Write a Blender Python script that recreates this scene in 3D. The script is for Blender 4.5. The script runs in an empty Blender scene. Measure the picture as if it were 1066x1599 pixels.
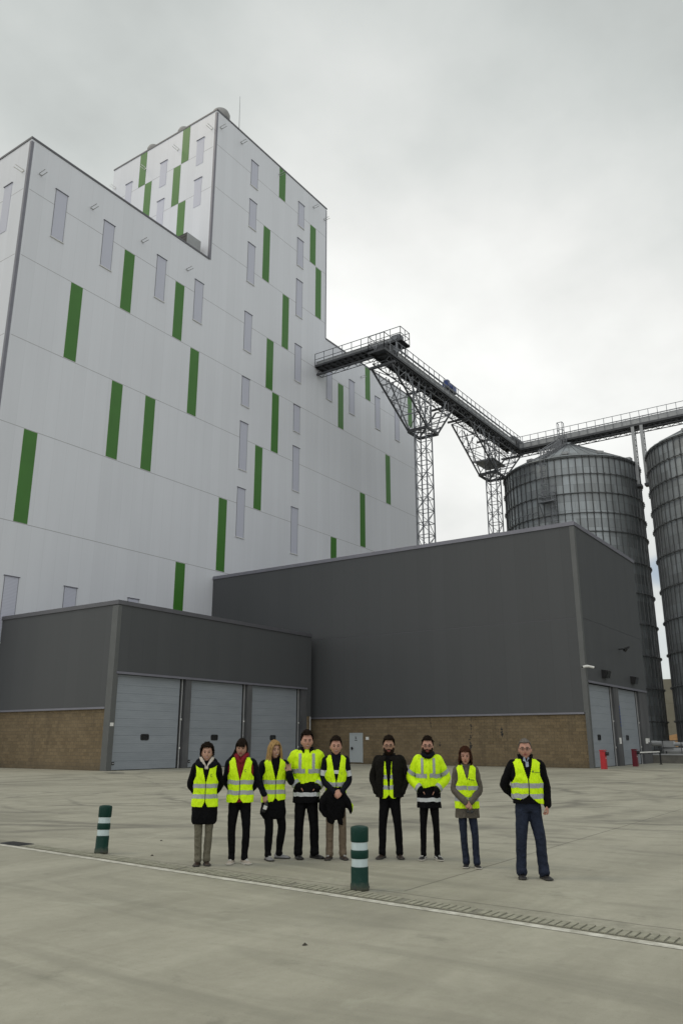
import bpy, bmesh, math, random
import numpy as np
from mathutils import Vector, Matrix, noise
random.seed(7)
R = math.radians
S = bpy.context.scene
COL = S.collection

# ------------------------------------------------------------------ camera, world, sun
cam = bpy.data.cameras.new('camera'); co = bpy.data.objects.new('camera', cam); COL.objects.link(co); S.camera = co
cam.sensor_fit = 'VERTICAL'; cam.sensor_height = 36.0; cam.lens = 36.0 * 1237.0 / 1599.0
cam.clip_start = 0.1; cam.clip_end = 5000
PITCH = math.atan(357.5 / 1237.0); AZ = R(34.65)
co.location = (0, 0, 1.70)
co.rotation_euler = (R(90) + PITCH, 0, AZ - R(90))
S.view_settings.view_transform = 'Standard'; S.view_settings.look = 'None'
S.view_settings.exposure = 0.0; S.view_settings.gamma = 1.0
SUN_AZ, SUN_EL = R(122), R(52)          # direction towards the sun, measured from +X

W = bpy.data.worlds.new("World"); S.world = W; W.use_nodes = True
nt = W.node_tree; N = nt.nodes; N.clear()
def wn(t, **k):
    n = N.new(t)
    for a, b in k.items(): setattr(n, a, b)
    return n
def wl(a, b): nt.links.new(a, b)
def wmath(op, a, b=None, clamp=False):
    n = wn('ShaderNodeMath', operation=op); n.use_clamp = clamp
    for i, v in enumerate((a, b)):
        if v is None: continue
        if isinstance(v, (int, float)): n.inputs[i].default_value = v
        else: wl(v, n.inputs[i])
    return n.outputs[0]
sky = wn('ShaderNodeTexSky', sky_type='NISHITA'); sky.sun_disc = False
sky.sun_elevation = SUN_EL; sky.sun_rotation = R(90) - SUN_AZ
tc = wn('ShaderNodeTexCoord'); sp = wn('ShaderNodeSeparateXYZ'); wl(tc.outputs['Generated'], sp.inputs[0])
zc = wmath('MAXIMUM', sp.outputs[2], 0.0); zz = wmath('ADD', zc, 0.35)
cb = wn('ShaderNodeCombineXYZ'); wl(wmath('DIVIDE', sp.outputs[0], zz), cb.inputs[0]); wl(wmath('DIVIDE', sp.outputs[1], zz), cb.inputs[1])
n1 = wn('ShaderNodeTexNoise'); n1.inputs['Scale'].default_value = 1.25; n1.inputs['Detail'].default_value = 5; n1.inputs['Roughness'].default_value = .5; n1.inputs['Distortion'].default_value = .35
wl(cb.outputs[0], n1.inputs['Vector'])
n2 = wn('ShaderNodeTexNoise'); n2.inputs['Scale'].default_value = 4.0; n2.inputs['Detail'].default_value = 7; n2.inputs['Roughness'].default_value = .55
wl(cb.outputs[0], n2.inputs['Vector'])
# overcast brightness: thinner cloud low over the horizon, thicker overhead
def dirv(px, py):
    f = 1237.0; F = Vector((math.cos(AZ)*math.cos(PITCH), math.sin(AZ)*math.cos(PITCH), math.sin(PITCH)))
    Rt = Vector((math.sin(AZ), -math.cos(AZ), 0)); U = Rt.cross(F)
    return (F + Rt*((px-533)/f) - U*((py-799.5)/f)).normalized()
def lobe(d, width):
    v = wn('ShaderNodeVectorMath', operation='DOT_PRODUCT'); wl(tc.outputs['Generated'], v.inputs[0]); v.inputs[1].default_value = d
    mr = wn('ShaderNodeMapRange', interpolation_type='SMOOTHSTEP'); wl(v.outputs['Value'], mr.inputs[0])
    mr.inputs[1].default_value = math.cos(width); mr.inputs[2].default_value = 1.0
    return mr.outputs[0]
b = wmath('MULTIPLY', wmath('SUBTRACT', n1.outputs['Fac'], 0.5), 0.75)
b = wmath('ADD', b, wmath('MULTIPLY', wmath('SUBTRACT', n2.outputs['Fac'], 0.5), 0.30))
b = wmath('ADD', b, 0.655)
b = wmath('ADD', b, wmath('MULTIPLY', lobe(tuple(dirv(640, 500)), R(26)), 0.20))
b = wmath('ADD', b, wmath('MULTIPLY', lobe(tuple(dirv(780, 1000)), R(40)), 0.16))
b = wmath('ADD', b, wmath('MULTIPLY', lobe((-.80, -.35, .5), R(85)), 0.34))  # unseen bright sky left and behind the camera, added to light the walls
b = wmath('ADD', b, wmath('MULTIPLY', wmath('SUBTRACT', 0.30, zc), 0.10))
b = wmath('MAXIMUM', b, 0.3)
def tint(lo, hi):
    x = wn('ShaderNodeMapRange'); wl(b, x.inputs[0]); x.inputs[1].default_value = .62; x.inputs[2].default_value = .88; x.inputs[3].default_value = lo; x.inputs[4].default_value = hi; return x.outputs[0]
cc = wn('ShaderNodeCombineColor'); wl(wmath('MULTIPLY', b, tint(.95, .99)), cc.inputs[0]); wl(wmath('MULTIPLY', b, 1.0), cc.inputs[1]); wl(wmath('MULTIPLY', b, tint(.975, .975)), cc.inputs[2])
sk = wn('ShaderNodeMix', data_type='RGBA', blend_type='MULTIPLY'); sk.inputs[0].default_value = 1.0
wl(sky.outputs[0], sk.inputs[6]); sk.inputs[7].default_value = (1.0, 1.0, 1.0, 1)
BG = 0.10
cs = wn('ShaderNodeVectorMath', operation='SCALE'); wl(cc.outputs[0], cs.inputs[0]); cs.inputs[3].default_value = 1.0 / BG
mx = wn('ShaderNodeMix', data_type='RGBA')
gap = wmath('MULTIPLY', lobe(tuple(dirv(1030, 892)), R(1.3)), 0.6)
gap = wmath('ADD', gap, wmath('MULTIPLY', lobe(tuple(dirv(1040, 1030)), R(3.0)), 0.25))
wl(wmath('SUBTRACT', 0.985, gap, True), mx.inputs[0]); wl(sk.outputs[2], mx.inputs[6]); wl(cs.outputs[0], mx.inputs[7])
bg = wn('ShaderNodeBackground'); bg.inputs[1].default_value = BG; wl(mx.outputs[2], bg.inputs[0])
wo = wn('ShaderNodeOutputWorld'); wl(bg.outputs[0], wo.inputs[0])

sl = bpy.data.lights.new('sun', 'SUN'); sl.energy = 0.5; sl.angle = R(16); sl.color = (1.0, .88, .68)
so = bpy.data.objects.new('sun', sl); COL.objects.link(so)
sd = Vector((math.cos(SUN_AZ)*math.cos(SUN_EL), math.sin(SUN_AZ)*math.cos(SUN_EL), math.sin(SUN_EL)))
so.rotation_euler = sd.to_track_quat('Z', 'Y').to_euler()

# ------------------------------------------------------------------ materials
class NT:
    def __init__(s, name):
        s.m = bpy.data.materials.new(name); s.m.use_nodes = True; s.t = s.m.node_tree; s.b = s.t.nodes['Principled BSDF']
        s._o = None
    def n(s, ty, **k):
        x = s.t.nodes.new(ty)
        for a, b in k.items(): setattr(x, a, b)
        return x
    def l(s, a, b): s.t.links.new(a, b)
    def set(s, sock, v):
        if isinstance(v, bpy.types.NodeSocket): s.l(v, sock)
        else: sock.default_value = v
    def obj(s):
        if s._o is None: s._o = s.n('ShaderNodeTexCoord')
        return s._o.outputs['Object']
    def pos(s): return s.n('ShaderNodeNewGeometry').outputs['Position']
    def math(s, op, a, b=None, c=None, clamp=False):
        x = s.n('ShaderNodeMath', operation=op); x.use_clamp = clamp
        for i, v in enumerate((a, b, c)):
            if v is not None: s.set(x.inputs[i], v)
        return x.outputs[0]
    def sep(s, v): x = s.n('ShaderNodeSeparateXYZ'); s.l(v, x.inputs[0]); return x.outputs
    def comb(s, a, b, c):
        x = s.n('ShaderNodeCombineXYZ')
        for i, v in enumerate((a, b, c)): s.set(x.inputs[i], v)
        return x.outputs[0]
    def noise(s, scale, detail=4, rough=.5, vec=None, dist=0):
        x = s.n('ShaderNodeTexNoise'); x.inputs['Scale'].default_value = scale; x.inputs['Detail'].default_value = detail
        x.inputs['Roughness'].default_value = rough; x.inputs['Distortion'].default_value = dist
        s.l(vec if vec is not None else s.obj(), x.inputs['Vector']); return x.outputs['Fac']
    def scale(s, v, sc):
        x = s.n('ShaderNodeVectorMath', operation='MULTIPLY'); s.l(v, x.inputs[0]); x.inputs[1].default_value = sc; return x.outputs[0]
    def rng(s, v, a, b, c=0., d=1., smooth=False):
        x = s.n('ShaderNodeMapRange'); s.l(v, x.inputs[0])
        if smooth: x.interpolation_type = 'SMOOTHSTEP'
        for i, q in enumerate((a, b, c, d)): x.inputs[i+1].default_value = q
        return x.outputs[0]
    def mix(s, f, a, b, blend='MIX'):
        x = s.n('ShaderNodeMix', data_type='RGBA', blend_type=blend)
        for i, v in ((0, f), (6, a), (7, b)):
            if isinstance(v, tuple) and len(v) == 3: v = v + (1,)
            s.set(x.inputs[i], v)
        return x.outputs[2]
    def bump(s, h, st, d=.02):
        x = s.n('ShaderNodeBump'); x.inputs['Strength'].default_value = st; x.inputs['Distance'].default_value = d
        s.l(h, x.inputs['Height']); s.l(x.outputs[0], s.b.inputs['Normal'])
    def fin(s, col, rough=.5, metal=0., spec=None):
        if isinstance(col, tuple) and len(col) == 3: col = col + (1,)
        s.set(s.b.inputs['Base Color'], col); s.set(s.b.inputs['Roughness'], rough); s.set(s.b.inputs['Metallic'], metal)
        if spec is not None: s.b.inputs['Specular IOR Level'].default_value = spec
        return s.m

def simple(name, col, rough=.5, metal=0., var=.08, sc=6., spec=None, bump=0.):
    t = NT(name); f = t.noise(sc, 5, .6)
    a = tuple(c*(1-var) for c in col); b = tuple(min(1, c*(1+var)) for c in col)
    c = t.mix(t.rng(f, .3, .7), a, b)
    if bump: t.bump(t.noise(sc*4, 4, .6), bump, .01)
    return t.fin(c, rough, metal, spec)

def cladding(name, col, rough, seam=1.15, var=.045, seamdark=.9, spec=.5, axis='both'):
    """vertical sandwich panels: shallow seams, slight panel to panel tone differences, faint rain marks"""
    t = NT(name); p = t.sep(t.pos())
    u = t.math('ADD', p[0], p[1])
    cell = t.math('FLOOR', t.math('DIVIDE', u, seam))
    wn_ = t.n('ShaderNodeTexWhiteNoise', noise_dimensions='1D'); t.l(cell, wn_.inputs['W'])
    fr = t.math('FRACT', t.math('DIVIDE', u, seam))
    d = t.math('MINIMUM', fr, t.math('SUBTRACT', 1.0, fr))
    sm = t.rng(d, 0.0, 0.018, 0, 1)
    streak = t.noise(.9, 5, .6, t.scale(t.pos(), (1.6, 1.6, .12)))
    big = t.noise(.09, 3, .5, t.pos())
    k = t.math('ADD', t.math('MULTIPLY', wn_.outputs[0], var), t.math('MULTIPLY', streak, .10))
    k = t.math('ADD', k, t.math('MULTIPLY', big, .10)); k = t.math('ADD', k, .885 - var/2)
    k = t.math('MULTIPLY', k, t.math('ADD', seamdark, t.math('MULTIPLY', sm, 1-seamdark)))
    cm = t.n('ShaderNodeVectorMath', operation='SCALE'); cm.inputs[0].default_value = col; t.l(k, cm.inputs[3])
    micro = t.math('SINE', t.math('MULTIPLY', u, 60.))
    h = t.math('ADD', t.math('MULTIPLY', micro, .12), t.math('MULTIPLY', sm, 1.0)); h = t.math('ADD', h, t.math('MULTIPLY', t.noise(.5, 2, .5, t.pos()), 2.0))
    t.bump(h, .12, .02)
    ro = t.math('ADD', rough, t.math('MULTIPLY', streak, .12))
    return t.fin(cm.outputs[0], ro, 0., spec)

M = {}
M['white'] = cladding('white_cladding', (.69, .71, .765), .30)
M['dark'] = cladding('dark_cladding', (.079, .083, .088), .36, seamdark=.86, var=.05, spec=.26)
M['green'] = simple('green_panel', (.045, .17, .018), .38, 0, .06, .6)
M['louver'] = NT('louver')
t = M['louver']; pz = t.sep(t.pos()); s_ = t.math('SINE', t.math('MULTIPLY', pz[2], 62.)); t.bump(s_, .2, .02)
M['louver'] = t.fin(t.mix(t.rng(s_, -1, 1), (.49, .505, .60), (.55, .565, .66)), .5)
M['trim'] = simple('grey_trim', (.19, .19, .225), .4, .2, .08, 1.)
M['coping'] = simple('dark_coping', (.12, .12, .135), .42, .3, .1, 1.)
M['wingtrim'] = simple('mid_grey_trim', (.105, .11, .11), .4, .1, .08, 1.)
M['joint'] = simple('joint_strip', (.36, .36, .38), .6, 0, .1, 1.)
M['steel'] = simple('galvanised_steel', (.22, .23, .25), .5, .5, .22, 1.5)
M['steel_light'] = simple('light_steel', (.34, .35, .36), .5, .3, .15, 1.2)
M['steel_dark'] = simple('dark_steel', (.075, .078, .085), .55, .4, .2, 2.)
M['stiff'] = simple('stiffener_steel', (.11, .115, .12), .55, .4, .2, 2.)
M['black'] = simple('black_plastic', (.012, .012, .013), .45, 0, .2, 8)
M['blue'] = simple('blue_paint', (.03, .06, .22), .4, 0, .1, 3)
M['white_paint'] = simple('white_paint', (.72, .72, .70), .5, 0, .06, 4)
M['pale'] = simple('pale_metal', (.42, .43, .44), .5, .2, .08, 2)
M['grey_dome'] = simple('dull_metal', (.30, .30, .30), .6, .2, .1, 2)
M['red'] = simple('red_paint', (.42, .012, .02), .35, 0, .1, 4)
M['darkred'] = simple('dark_red_paint', (.14, .008, .02), .35, 0, .1, 4)
M['glass'] = simple('dark_glazing', (.02, .023, .027), .12, 0, .2, 4)
M['door_grey'] = simple('door_paint', (.40, .44, .46), .4, 0, .04, 1)

def brick_mat():
    t = NT('split_face_block'); p = t.sep(t.pos())
    v = t.comb(t.math('ADD', p[0], p[1]), p[2], 0.)
    b = t.n('ShaderNodeTexBrick'); t.l(v, b.inputs['Vector'])
    b.inputs['Scale'].default_value = 1.0; b.inputs['Brick Width'].default_value = .42; b.inputs['Row Height'].default_value = .21
    b.inputs['Mortar Size'].default_value = .010; b.inputs['Mortar Smooth'].default_value = .3; b.inputs['Bias'].default_value = -.1
    b.inputs['Color1'].default_value = (.235, .172, .095, 1); b.inputs['Color2'].default_value = (.155, .112, .06, 1); b.inputs['Mortar'].default_value = (.14, .12, .09, 1)
    f = t.noise(9, 6, .7, t.pos()); g = t.noise(.5, 4, .6, t.scale(t.pos(), (1, 1, 1.4)))
    c = t.mix(t.rng(f, .3, .7), t.mix(.55, b.outputs[0], (.08, .066, .046)), b.outputs[0])
    c = t.mix(t.rng(g, .35, .75), c, t.mix(.35, c, (.24, .19, .12)))
    sp_ = t.math('ADD', p[2], t.math('MULTIPLY', t.math('SUBTRACT', t.noise(1.1, 5, .7, t.pos()), .5), 1.1))
    c = t.mix(t.rng(sp_, .05, .55, .55, 0), c, (.085, .072, .05))
    c = t.mix(t.rng(t.noise(1.0, 5, .7, t.scale(t.pos(), (1.3, 1.3, .18))), .55, .72, 0, .45), c, (.06, .05, .038))
    h = t.math('ADD', t.math('MULTIPLY', t.noise(22, 6, .7, t.pos()), 1.0), t.math('MULTIPLY', b.outputs['Fac'], -.8))
    t.bump(h, .8, .03)
    return t.fin(c, .92)
M['brick'] = brick_mat()

def door_mat():
    t = NT('sectional_door_steel'); p = t.sep(t.pos())
    z = t.math('FLOOR', t.math('DIVIDE', p[2], .5)); w = t.n('ShaderNodeTexWhiteNoise', noise_dimensions='1D'); t.l(z, w.inputs['W'])
    st = t.noise(1.2, 4, .6, t.scale(t.pos(), (.5, .5, 2.0)))
    f = t.math('ADD', t.math('MULTIPLY', w.outputs[0], .25), t.rng(st, .3, .7, 0, .6))
    c = t.mix(f, (.265, .295, .33), (.33, .36, .40))
    return t.fin(c, .42, .15)
M['sect'] = door_mat()
t = NT('concrete_column'); M['column'] = t.fin(t.mix(t.rng(t.noise(1.5, 6, .6, t.scale(t.pos(), (1, 1, .3))), .3, .7), (.06, .062, .068), (.11, .112, .118)), .7)

def silo_mat():
    t = NT('galvanised_silo_sheet'); p = t.sep(t.obj())
    a = t.math('ARCTAN2', p[1], p[0]); u = t.math('MULTIPLY', a, 8.95)
    v = t.comb(u, p[2], 0.)
    b = t.n('ShaderNodeTexBrick'); t.l(v, b.inputs['Vector']); b.offset = .5
    b.inputs['Scale'].default_value = 1.0; b.inputs['Brick Width'].default_value = 2.636; b.inputs['Row Height'].default_value = 1.13
    b.inputs['Mortar Size'].default_value = .012; b.inputs['Color1'].default_value = (.44, .485, .52, 1); b.inputs['Color2'].default_value = (.27, .295, .315, 1)
    b.inputs['Mortar'].default_value = (.12, .125, .13, 1)
    f = t.noise(.8, 6, .65, t.scale(t.obj(), (1.2, 1.2, .25))); g = t.noise(12, 3, .6)
    c = t.mix(t.rng(f, .3, .75), t.mix(.45, b.outputs[0], (.16, .16, .15)), b.outputs[0])
    c = t.mix(t.math('MULTIPLY', t.rng(g, .4, .6), .15), c, (.34, .35, .36))
    t.bump(t.math('SINE', t.math('MULTIPLY', p[2], 59.)), .35, .02)
    return t.fin(c, .45, .6)
M['silo'] = silo_mat()

def ground_mat():
    t = NT('yard_concrete'); p = t.pos(); q = t.sep(p)
    base = t.noise(.35, 6, .6, p, .6); fine = t.noise(6, 8, .72, p); spk = t.noise(42, 3, .6, p)
    drag = t.noise(1.0, 5, .6, t.scale(p, (.16, 1.1, 1)), .5)      # power float sweeps across the slab
    drag2 = t.noise(1.0, 5, .6, t.scale(p, (1.3, .22, 1)), .8)
    c = t.mix(t.rng(base, .3, .7), (.305, .292, .232), (.405, .390, .318))
    c = t.mix(t.math('MULTIPLY', t.rng(drag, .40, .66), .75), c, (.45, .435, .355))
    c = t.mix(t.math('MULTIPLY', t.rng(drag2, .50, .70), .6), c, (.235, .228, .184))
    c = t.mix(t.math('MULTIPLY', t.rng(fine, .35, .7), .30), c, (.22, .22, .165))
    c = t.mix(t.math('MULTIPLY', t.rng(spk, .62, .72), .35), c, (.14, .135, .11))
    patch = t.noise(.16, 5, .55, p, .9)
    c = t.mix(t.math('MULTIPLY', t.rng(patch, .50, .66, 0, 1, True), .42), c, (.205, .197, .158))
    blot = t.noise(1.7, 5, .7, p, .3)
    c = t.mix(t.math('MULTIPLY', t.rng(blot, .60, .72), .35), c, (.16, .158, .125))
    c = t.mix(t.math('MULTIPLY', t.rng(t.noise(120, 2, .5, p), .60, .75), .4), c, (.13, .125, .10))
    # lighter trowel marks
    c = t.mix(t.math('MULTIPLY', t.rng(t.noise(.9, 4, .6, p, 1.5), .60, .72), .30), c, (.48, .48, .39))
    # dark tyre rubber in arcs left by turning lorries
    tot = None
    arcs = [(24, 26, 9.0, .16), (24, 26, 10.9, .16), (31, 15, 9.5, .2), (31, 15, 11.5, .18), (18, 31, 8, .14), (18, 31, 10, .14), (40, 24, 14, .3), (40, 24, 16.2, .3), (30, 31, 15, .25), (30, 31, 13.1, .22),
            (22, 9, 7, .2), (22, 9, 8.8, .2), (26, 2, 10, .22), (26, 2, 12, .22), (22, 20, 12, .4), (22, 20, 14, .4), (28, 20, 17, .5), (16, 22, 9.5, .4), (27, 8, 9, .35), (27, 8, 11, .4), (20, 18, 5, .15), (20, 18, 6.9, .15), (35, 8, 18, .25), (35, 8, 20, .25), (34, 30, 22, .3), (34, 30, 24.1, .3)]
    for i, (cx, cy, r, w) in enumerate(arcs):
        dx = t.math('SUBTRACT', q[0], cx); dy = t.math('SUBTRACT', q[1], cy)
        d = t.math('SQRT', t.math('ADD', t.math('MULTIPLY', dx, dx), t.math('MULTIPLY', dy, dy)))
        d = t.math('ADD', d, t.math('MULTIPLY', base, 1.2))
        e = t.math('ABSOLUTE', t.math('SUBTRACT', d, r + .6))
        m = t.rng(e, 0, w, 1, 0, True)
        tot = m if tot is None else t.math('MAXIMUM', tot, m)
    brk = t.rng(t.noise(.30, 4, .65, p, .4), .40, .62)
    tm = t.math('MULTIPLY', t.math('MULTIPLY', tot, brk), .60)
    c = t.mix(tm, c, (.115, .11, .095))
    # sawn joints: the one that runs away under the group, and a parallel crack by the drain
    def line(x0, y0, x1, y1, w, wob=.05):
        L = math.hypot(x1-x0, y1-y0); nx, ny = -(y1-y0)/L, (x1-x0)/L
        d = t.math('ADD', t.math('MULTIPLY', t.math('SUBTRACT', q[0], x0), nx), t.math('MULTIPLY', t.math('SUBTRACT', q[1], y0), ny))
        d = t.math('ADD', d, t.math('MULTIPLY', t.math('SUBTRACT', t.noise(1.4, 4, .6, p), .5), wob))
        return t.rng(t.math('ABSOLUTE', d), 0, w, 1, 0)
    j1 = t.math('MULTIPLY', line(8.85, 5.2, 24, 5.2, .022), t.rng(q[0], 8.8, 8.85))
    j2 = line(9.0, 13.5, 8.56, 2.03, .022, .10)
    j = t.math('MAXIMUM', j1, j2)
    for yy in (16.2, 27.2): j = t.math('MAXIMUM', j, t.math('MULTIPLY', line(8.9, yy, 60, yy, .03), t.rng(q[0], 8.8, 8.9)))
    for xx in (20., 31.): j = t.math('MAXIMUM', j, line(xx, 0, xx, 40, .03))
    c = t.mix(t.math('MULTIPLY', j, .62), c, (.05, .048, .042))
    # damp soiling beside the drain
    dr = line(8.85, 13, 8.3, 2, .55, .5)
    c = t.mix(t.math('MULTIPLY', t.math('MULTIPLY', dr, t.rng(fine, .35, .6)), .35), c, (.13, .125, .10))
    t.bump(t.math('ADD', fine, t.math('MULTIPLY', j, -1.5)), .25, .012)
    return t.fin(c, t.rng(base, .3, .7, .62, .85), 0, .35)
M['ground'] = ground_mat()

# ------------------------------------------------------------------ mesh helpers
class MB:
    def __init__(s): s.v = []; s.f = []; s.m = []
    def add(s, vs, fs, mi=0):
        o = len(s.v); s.v += [tuple(x) for x in vs]; s.f += [tuple(i+o for i in f) for f in fs]; s.m += [mi]*len(fs)
        return s
    def box(s, x0, x1, y0, y1, z0, z1, mi=0):
        vs = [(x0, y0, z0), (x1, y0, z0), (x1, y1, z0), (x0, y1, z0), (x0, y0, z1), (x1, y0, z1), (x1, y1, z1), (x0, y1, z1)]
        return s.add(vs, [(0, 3, 2, 1), (4, 5, 6, 7), (0, 1, 5, 4), (1, 2, 6, 5), (2, 3, 7, 6), (3, 0, 4, 7)], mi)
    def bar(s, p, q, w, h=None, mi=0):
        h = w if h is None else h
        p = Vector(p); q = Vector(q); d = (q-p).normalized()
        up = Vector((0, 0, 1)) if abs(d.z) < .95 else Vector((1, 0, 0))
        a = d.cross(up).normalized()*w/2; b = a.cross(d).normalized()*h/2
        vs = [p-a-b, p+a-b, p+a+b, p-a+b, q-a-b, q+a-b, q+a+b, q-a+b]
        return s.add(vs, [(0, 1, 2, 3), (7, 6, 5, 4), (0, 4, 5, 1), (1, 5, 6, 2), (2, 6, 7, 3), (3, 7, 4, 0)], mi)
    def cyl(s, p, q, r, r2=None, n=12, mi=0):
        r2 = r if r2 is None else r2; p = Vector(p); q = Vector(q); d = (q-p).normalized()
        up = Vector((0, 0, 1)) if abs(d.z) < .95 else Vector((1, 0, 0))
        a = d.cross(up).normalized(); b = a.cross(d)
        vs = []
        for c, rr in ((p, r), (q, r2)):
            for i in range(n):
                an = 2*math.pi*i/n; vs.append(c + a*math.cos(an)*rr + b*math.sin(an)*rr)
        fs = [(i, (i+1) % n, n+(i+1) % n, n+i) for i in range(n)] + [tuple(range(n-1, -1, -1)), tuple(range(n, 2*n))]
        return s.add(vs, fs, mi)
    def lathe(s, prof, c=(0, 0, 0), n=32, mi=0, cap=True):
        vs = []; fs = []
        for (r, z) in prof:
            for i in range(n):
                an = 2*math.pi*i/n; vs.append((c[0]+r*math.cos(an), c[1]+r*math.sin(an), c[2]+z))
        for k in range(len(prof)-1):
            for i in range(n):
                j = (i+1) % n; fs.append((k*n+i, k*n+j, (k+1)*n+j, (k+1)*n+i))
        if cap: fs += [tuple(range(n-1, -1, -1)), tuple((len(prof)-1)*n+i for i in range(n))]
        return s.add(vs, fs, mi)
    def tube(s, pts, rad, n=6, mi=0):
        return tube(s, pts, rad, n, mi)
    def build(s, name, mats, parent=None, smooth=False, off=(0, 0, 0)):
        me = bpy.data.meshes.new(name); me.from_pydata([(x-off[0], y-off[1], z-off[2]) for x, y, z in s.v], [], s.f)
        if not isinstance(mats, (list, tuple)): mats = [mats]
        for m in mats: me.materials.append(m)
        me.polygons.foreach_set('material_index', s.m)
        if smooth: me.polygons.foreach_set('use_smooth', [True]*len(me.polygons))
        me.update()
        o = bpy.data.objects.new(name, me); COL.objects.link(o)
        if parent is not None: o.parent = parent
        elif off != (0, 0, 0): o.location = off
        return o
def tag(o, label=None, cat=None, group=None, kind=None):
    if label: o['label'] = label
    if cat: o['category'] = cat
    if group: o['group'] = group
    if kind: o['kind'] = kind
    return o
def empty(name, loc=(0, 0, 0), label=None, cat=None, group=None, rz=0):
    o = bpy.data.objects.new(name, None); COL.objects.link(o); o.location = loc; o.rotation_euler = (0, 0, rz); o.empty_display_size = .2
    return tag(o, label, cat, group)
class P:
    """parts collector: part meshes are given in world coordinates, the root empty sits at the thing's base"""
    def __init__(s, root): s.r = root; s.off = tuple(root.location)
    def part(s, name, mb, mat, parent=None, smooth=False):
        return mb.build(name, mat, parent or s.r, smooth, s.off)

# ------------------------------------------------------------------ ground
g = MB(); g.add([(-300, -300, 0), (700, -300, 0), (700, 700, 0), (-300, 700, 0)], [(0, 1, 2, 3)])
tag(g.build('ground', M['ground']), kind='structure')

# painted line, slightly worn
def ln(y): return 7.84 + (8.66-7.84)*(y-1.88)/(13.07-1.88)
t = NT('worn_line_paint'); wear = t.noise(5, 6, .7, t.pos())
M['line'] = t.fin(t.mix(t.rng(wear, .38, .62), (.38, .37, .31), (.66, .65, .58)), .7)
lm = MB(); ys = np.linspace(-6, 40, 185)
vs = []
for y in ys:
    e1 = .012*noise.noise((y*2.1, 0, 0)); e2 = .012*noise.noise((y*2.3, 5, 0))
    vs += [(ln(y)-.06+e1, y, .004), (ln(y)+.06+e2, y, .004)]
lm.add(vs, [(2*i, 2*i+1, 2*i+3, 2*i+2) for i in range(len(ys)-1)])
tag(lm.build('road_line', M['line']), kind='structure')
# channel drain with a slotted grating, built from paving bars
M['drainpit'] = simple('drain_dirt', (.21, .203, .163), .9, 0, .3, 12)
M['drainbar'] = simple('drain_concrete', (.30, .295, .23), .85, 0, .22, 9)
dm = MB(); db = MB()
for i in range(len(ys)-1):
    a, b_ = ys[i], ys[i+1]
    dm.add([(ln(a)+.10, a, .004), (ln(a)+.36, a, .004), (ln(b_)+.36, b_, .004), (ln(b_)+.10, b_, .004)], [(0, 1, 2, 3)])
yy = -6.
while yy < 12.4:
    w = .052+.012*random.random(); sk_ = .02*noise.noise((yy*1.3, 9, 0))
    if random.random() > .06:
        db.box(ln(yy)+.115+sk_, ln(yy)+.345+sk_, yy, yy+w, .004, .011+.004*random.random())
    yy += .085
dr = empty('drain_channel', (ln(3)+.23, 3, 0), 'narrow slotted drain channel set in the concrete beside the white line', 'drain')
pp = P(dr); pp.part('channel_bed', dm, M['drainpit']); pp.part('grating', db, M['drainbar'])
mh = empty('drain_cover', (8.85, 12.95, 0), 'small dark rectangular drain cover at the left end of the channel drain', 'drain cover')
pp = P(mh); f = MB(); f.box(8.72, 9.02, 12.62, 13.2, .004, .012); pp.part('frame', f, M['steel_dark'])
f = MB()
for k in range(9): f.box(8.745, 8.995, 12.65+k*.06, 12.69+k*.06, .012, .018)
pp.part('grate', f, M['black'])
mh = empty('manhole_cover', (30.6, 36.2, 0), 'flat dark manhole cover in front of the corner of the low garage', 'manhole cover')
f = MB(); f.lathe([(.45, .003), (.45, .012), (.40, .016)], (30.6, 36.2, 0), 24); P(mh).part('lid', f, M['steel_dark'])
f = MB(); f.lathe([(.5, .003), (.5, .010), (.455, .010), (.455, .003)], (30.6, 36.2, 0), 24, cap=False); P(mh).part('rim', f, M['drainpit'])

# ------------------------------------------------------------------ white factory building
X0, X1, X2, X3 = 29.85, 50.5, 70.9, 93.2
Y0 = 51.33; YB = 95.0; ZL, ZT = 49.1, 67.75; YT = 68.1
fac = empty('factory_building', (X0, Y0, 0), 'huge white clad factory block with a taller tower and scattered green vertical panels', 'factory')
F = P(fac)
m = MB(); m.box(X0, X3, Y0, YB, 0, ZL); F.part('wall', m, M['white'])
m = MB(); m.box(X1, X2, Y0, YT, ZL, ZT); m.f.pop(0-6); m.m.pop(0)
F.part('tower_wall', m, M['white'])
# trims
m = MB()
for z0, z1 in ((0, ZL-.30),): m.box(X0-.03, X0+.22, Y0-.03, Y0+.22, z0, z1)
F.part('corner_trim', m, M['trim'])
m = MB(); m.box(X1-.03, X1+.22, Y0-.028, Y0+.22, ZL+.02, ZT-.28); F.part('corner_trim', m, M['trim'])
m = MB(); m.box(X2-.14, X2+.02, Y0-.028, Y0+.30, ZL+.02, ZT-.28); F.part('corner_trim', m, M['trim'])
m = MB()
m.box(X0-.06, X1+.02, Y0-.06, Y0+.3, ZL-.08, ZL+.10); m.box(X0-.06, X0+.3, Y0+.3, YB+.06, ZL-.08, ZL+.10)
F.part('parapet', m, M['coping'])
m = MB(); m.box(X2-.02, X3+.06, Y0-.06, Y0+.3, ZL-.08, ZL+.10); m.box(X3-.3, X3+.06, Y0+.3, YB, ZL-.08, ZL+.10); F.part('parapet', m, M['coping'])
m = MB(); m.box(X1-.06, X2+.06, Y0-.06, Y0+.3, ZT-.08, ZT+.1); m.box(X1-.06, X1+.3, Y0+.3, YT+.06, ZT-.08, ZT+.1); m.box(X2-.3, X2+.06, Y0+.3, YT+.06, ZT-.08, ZT+.1)
F.part('parapet', m, M['coping'])
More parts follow.
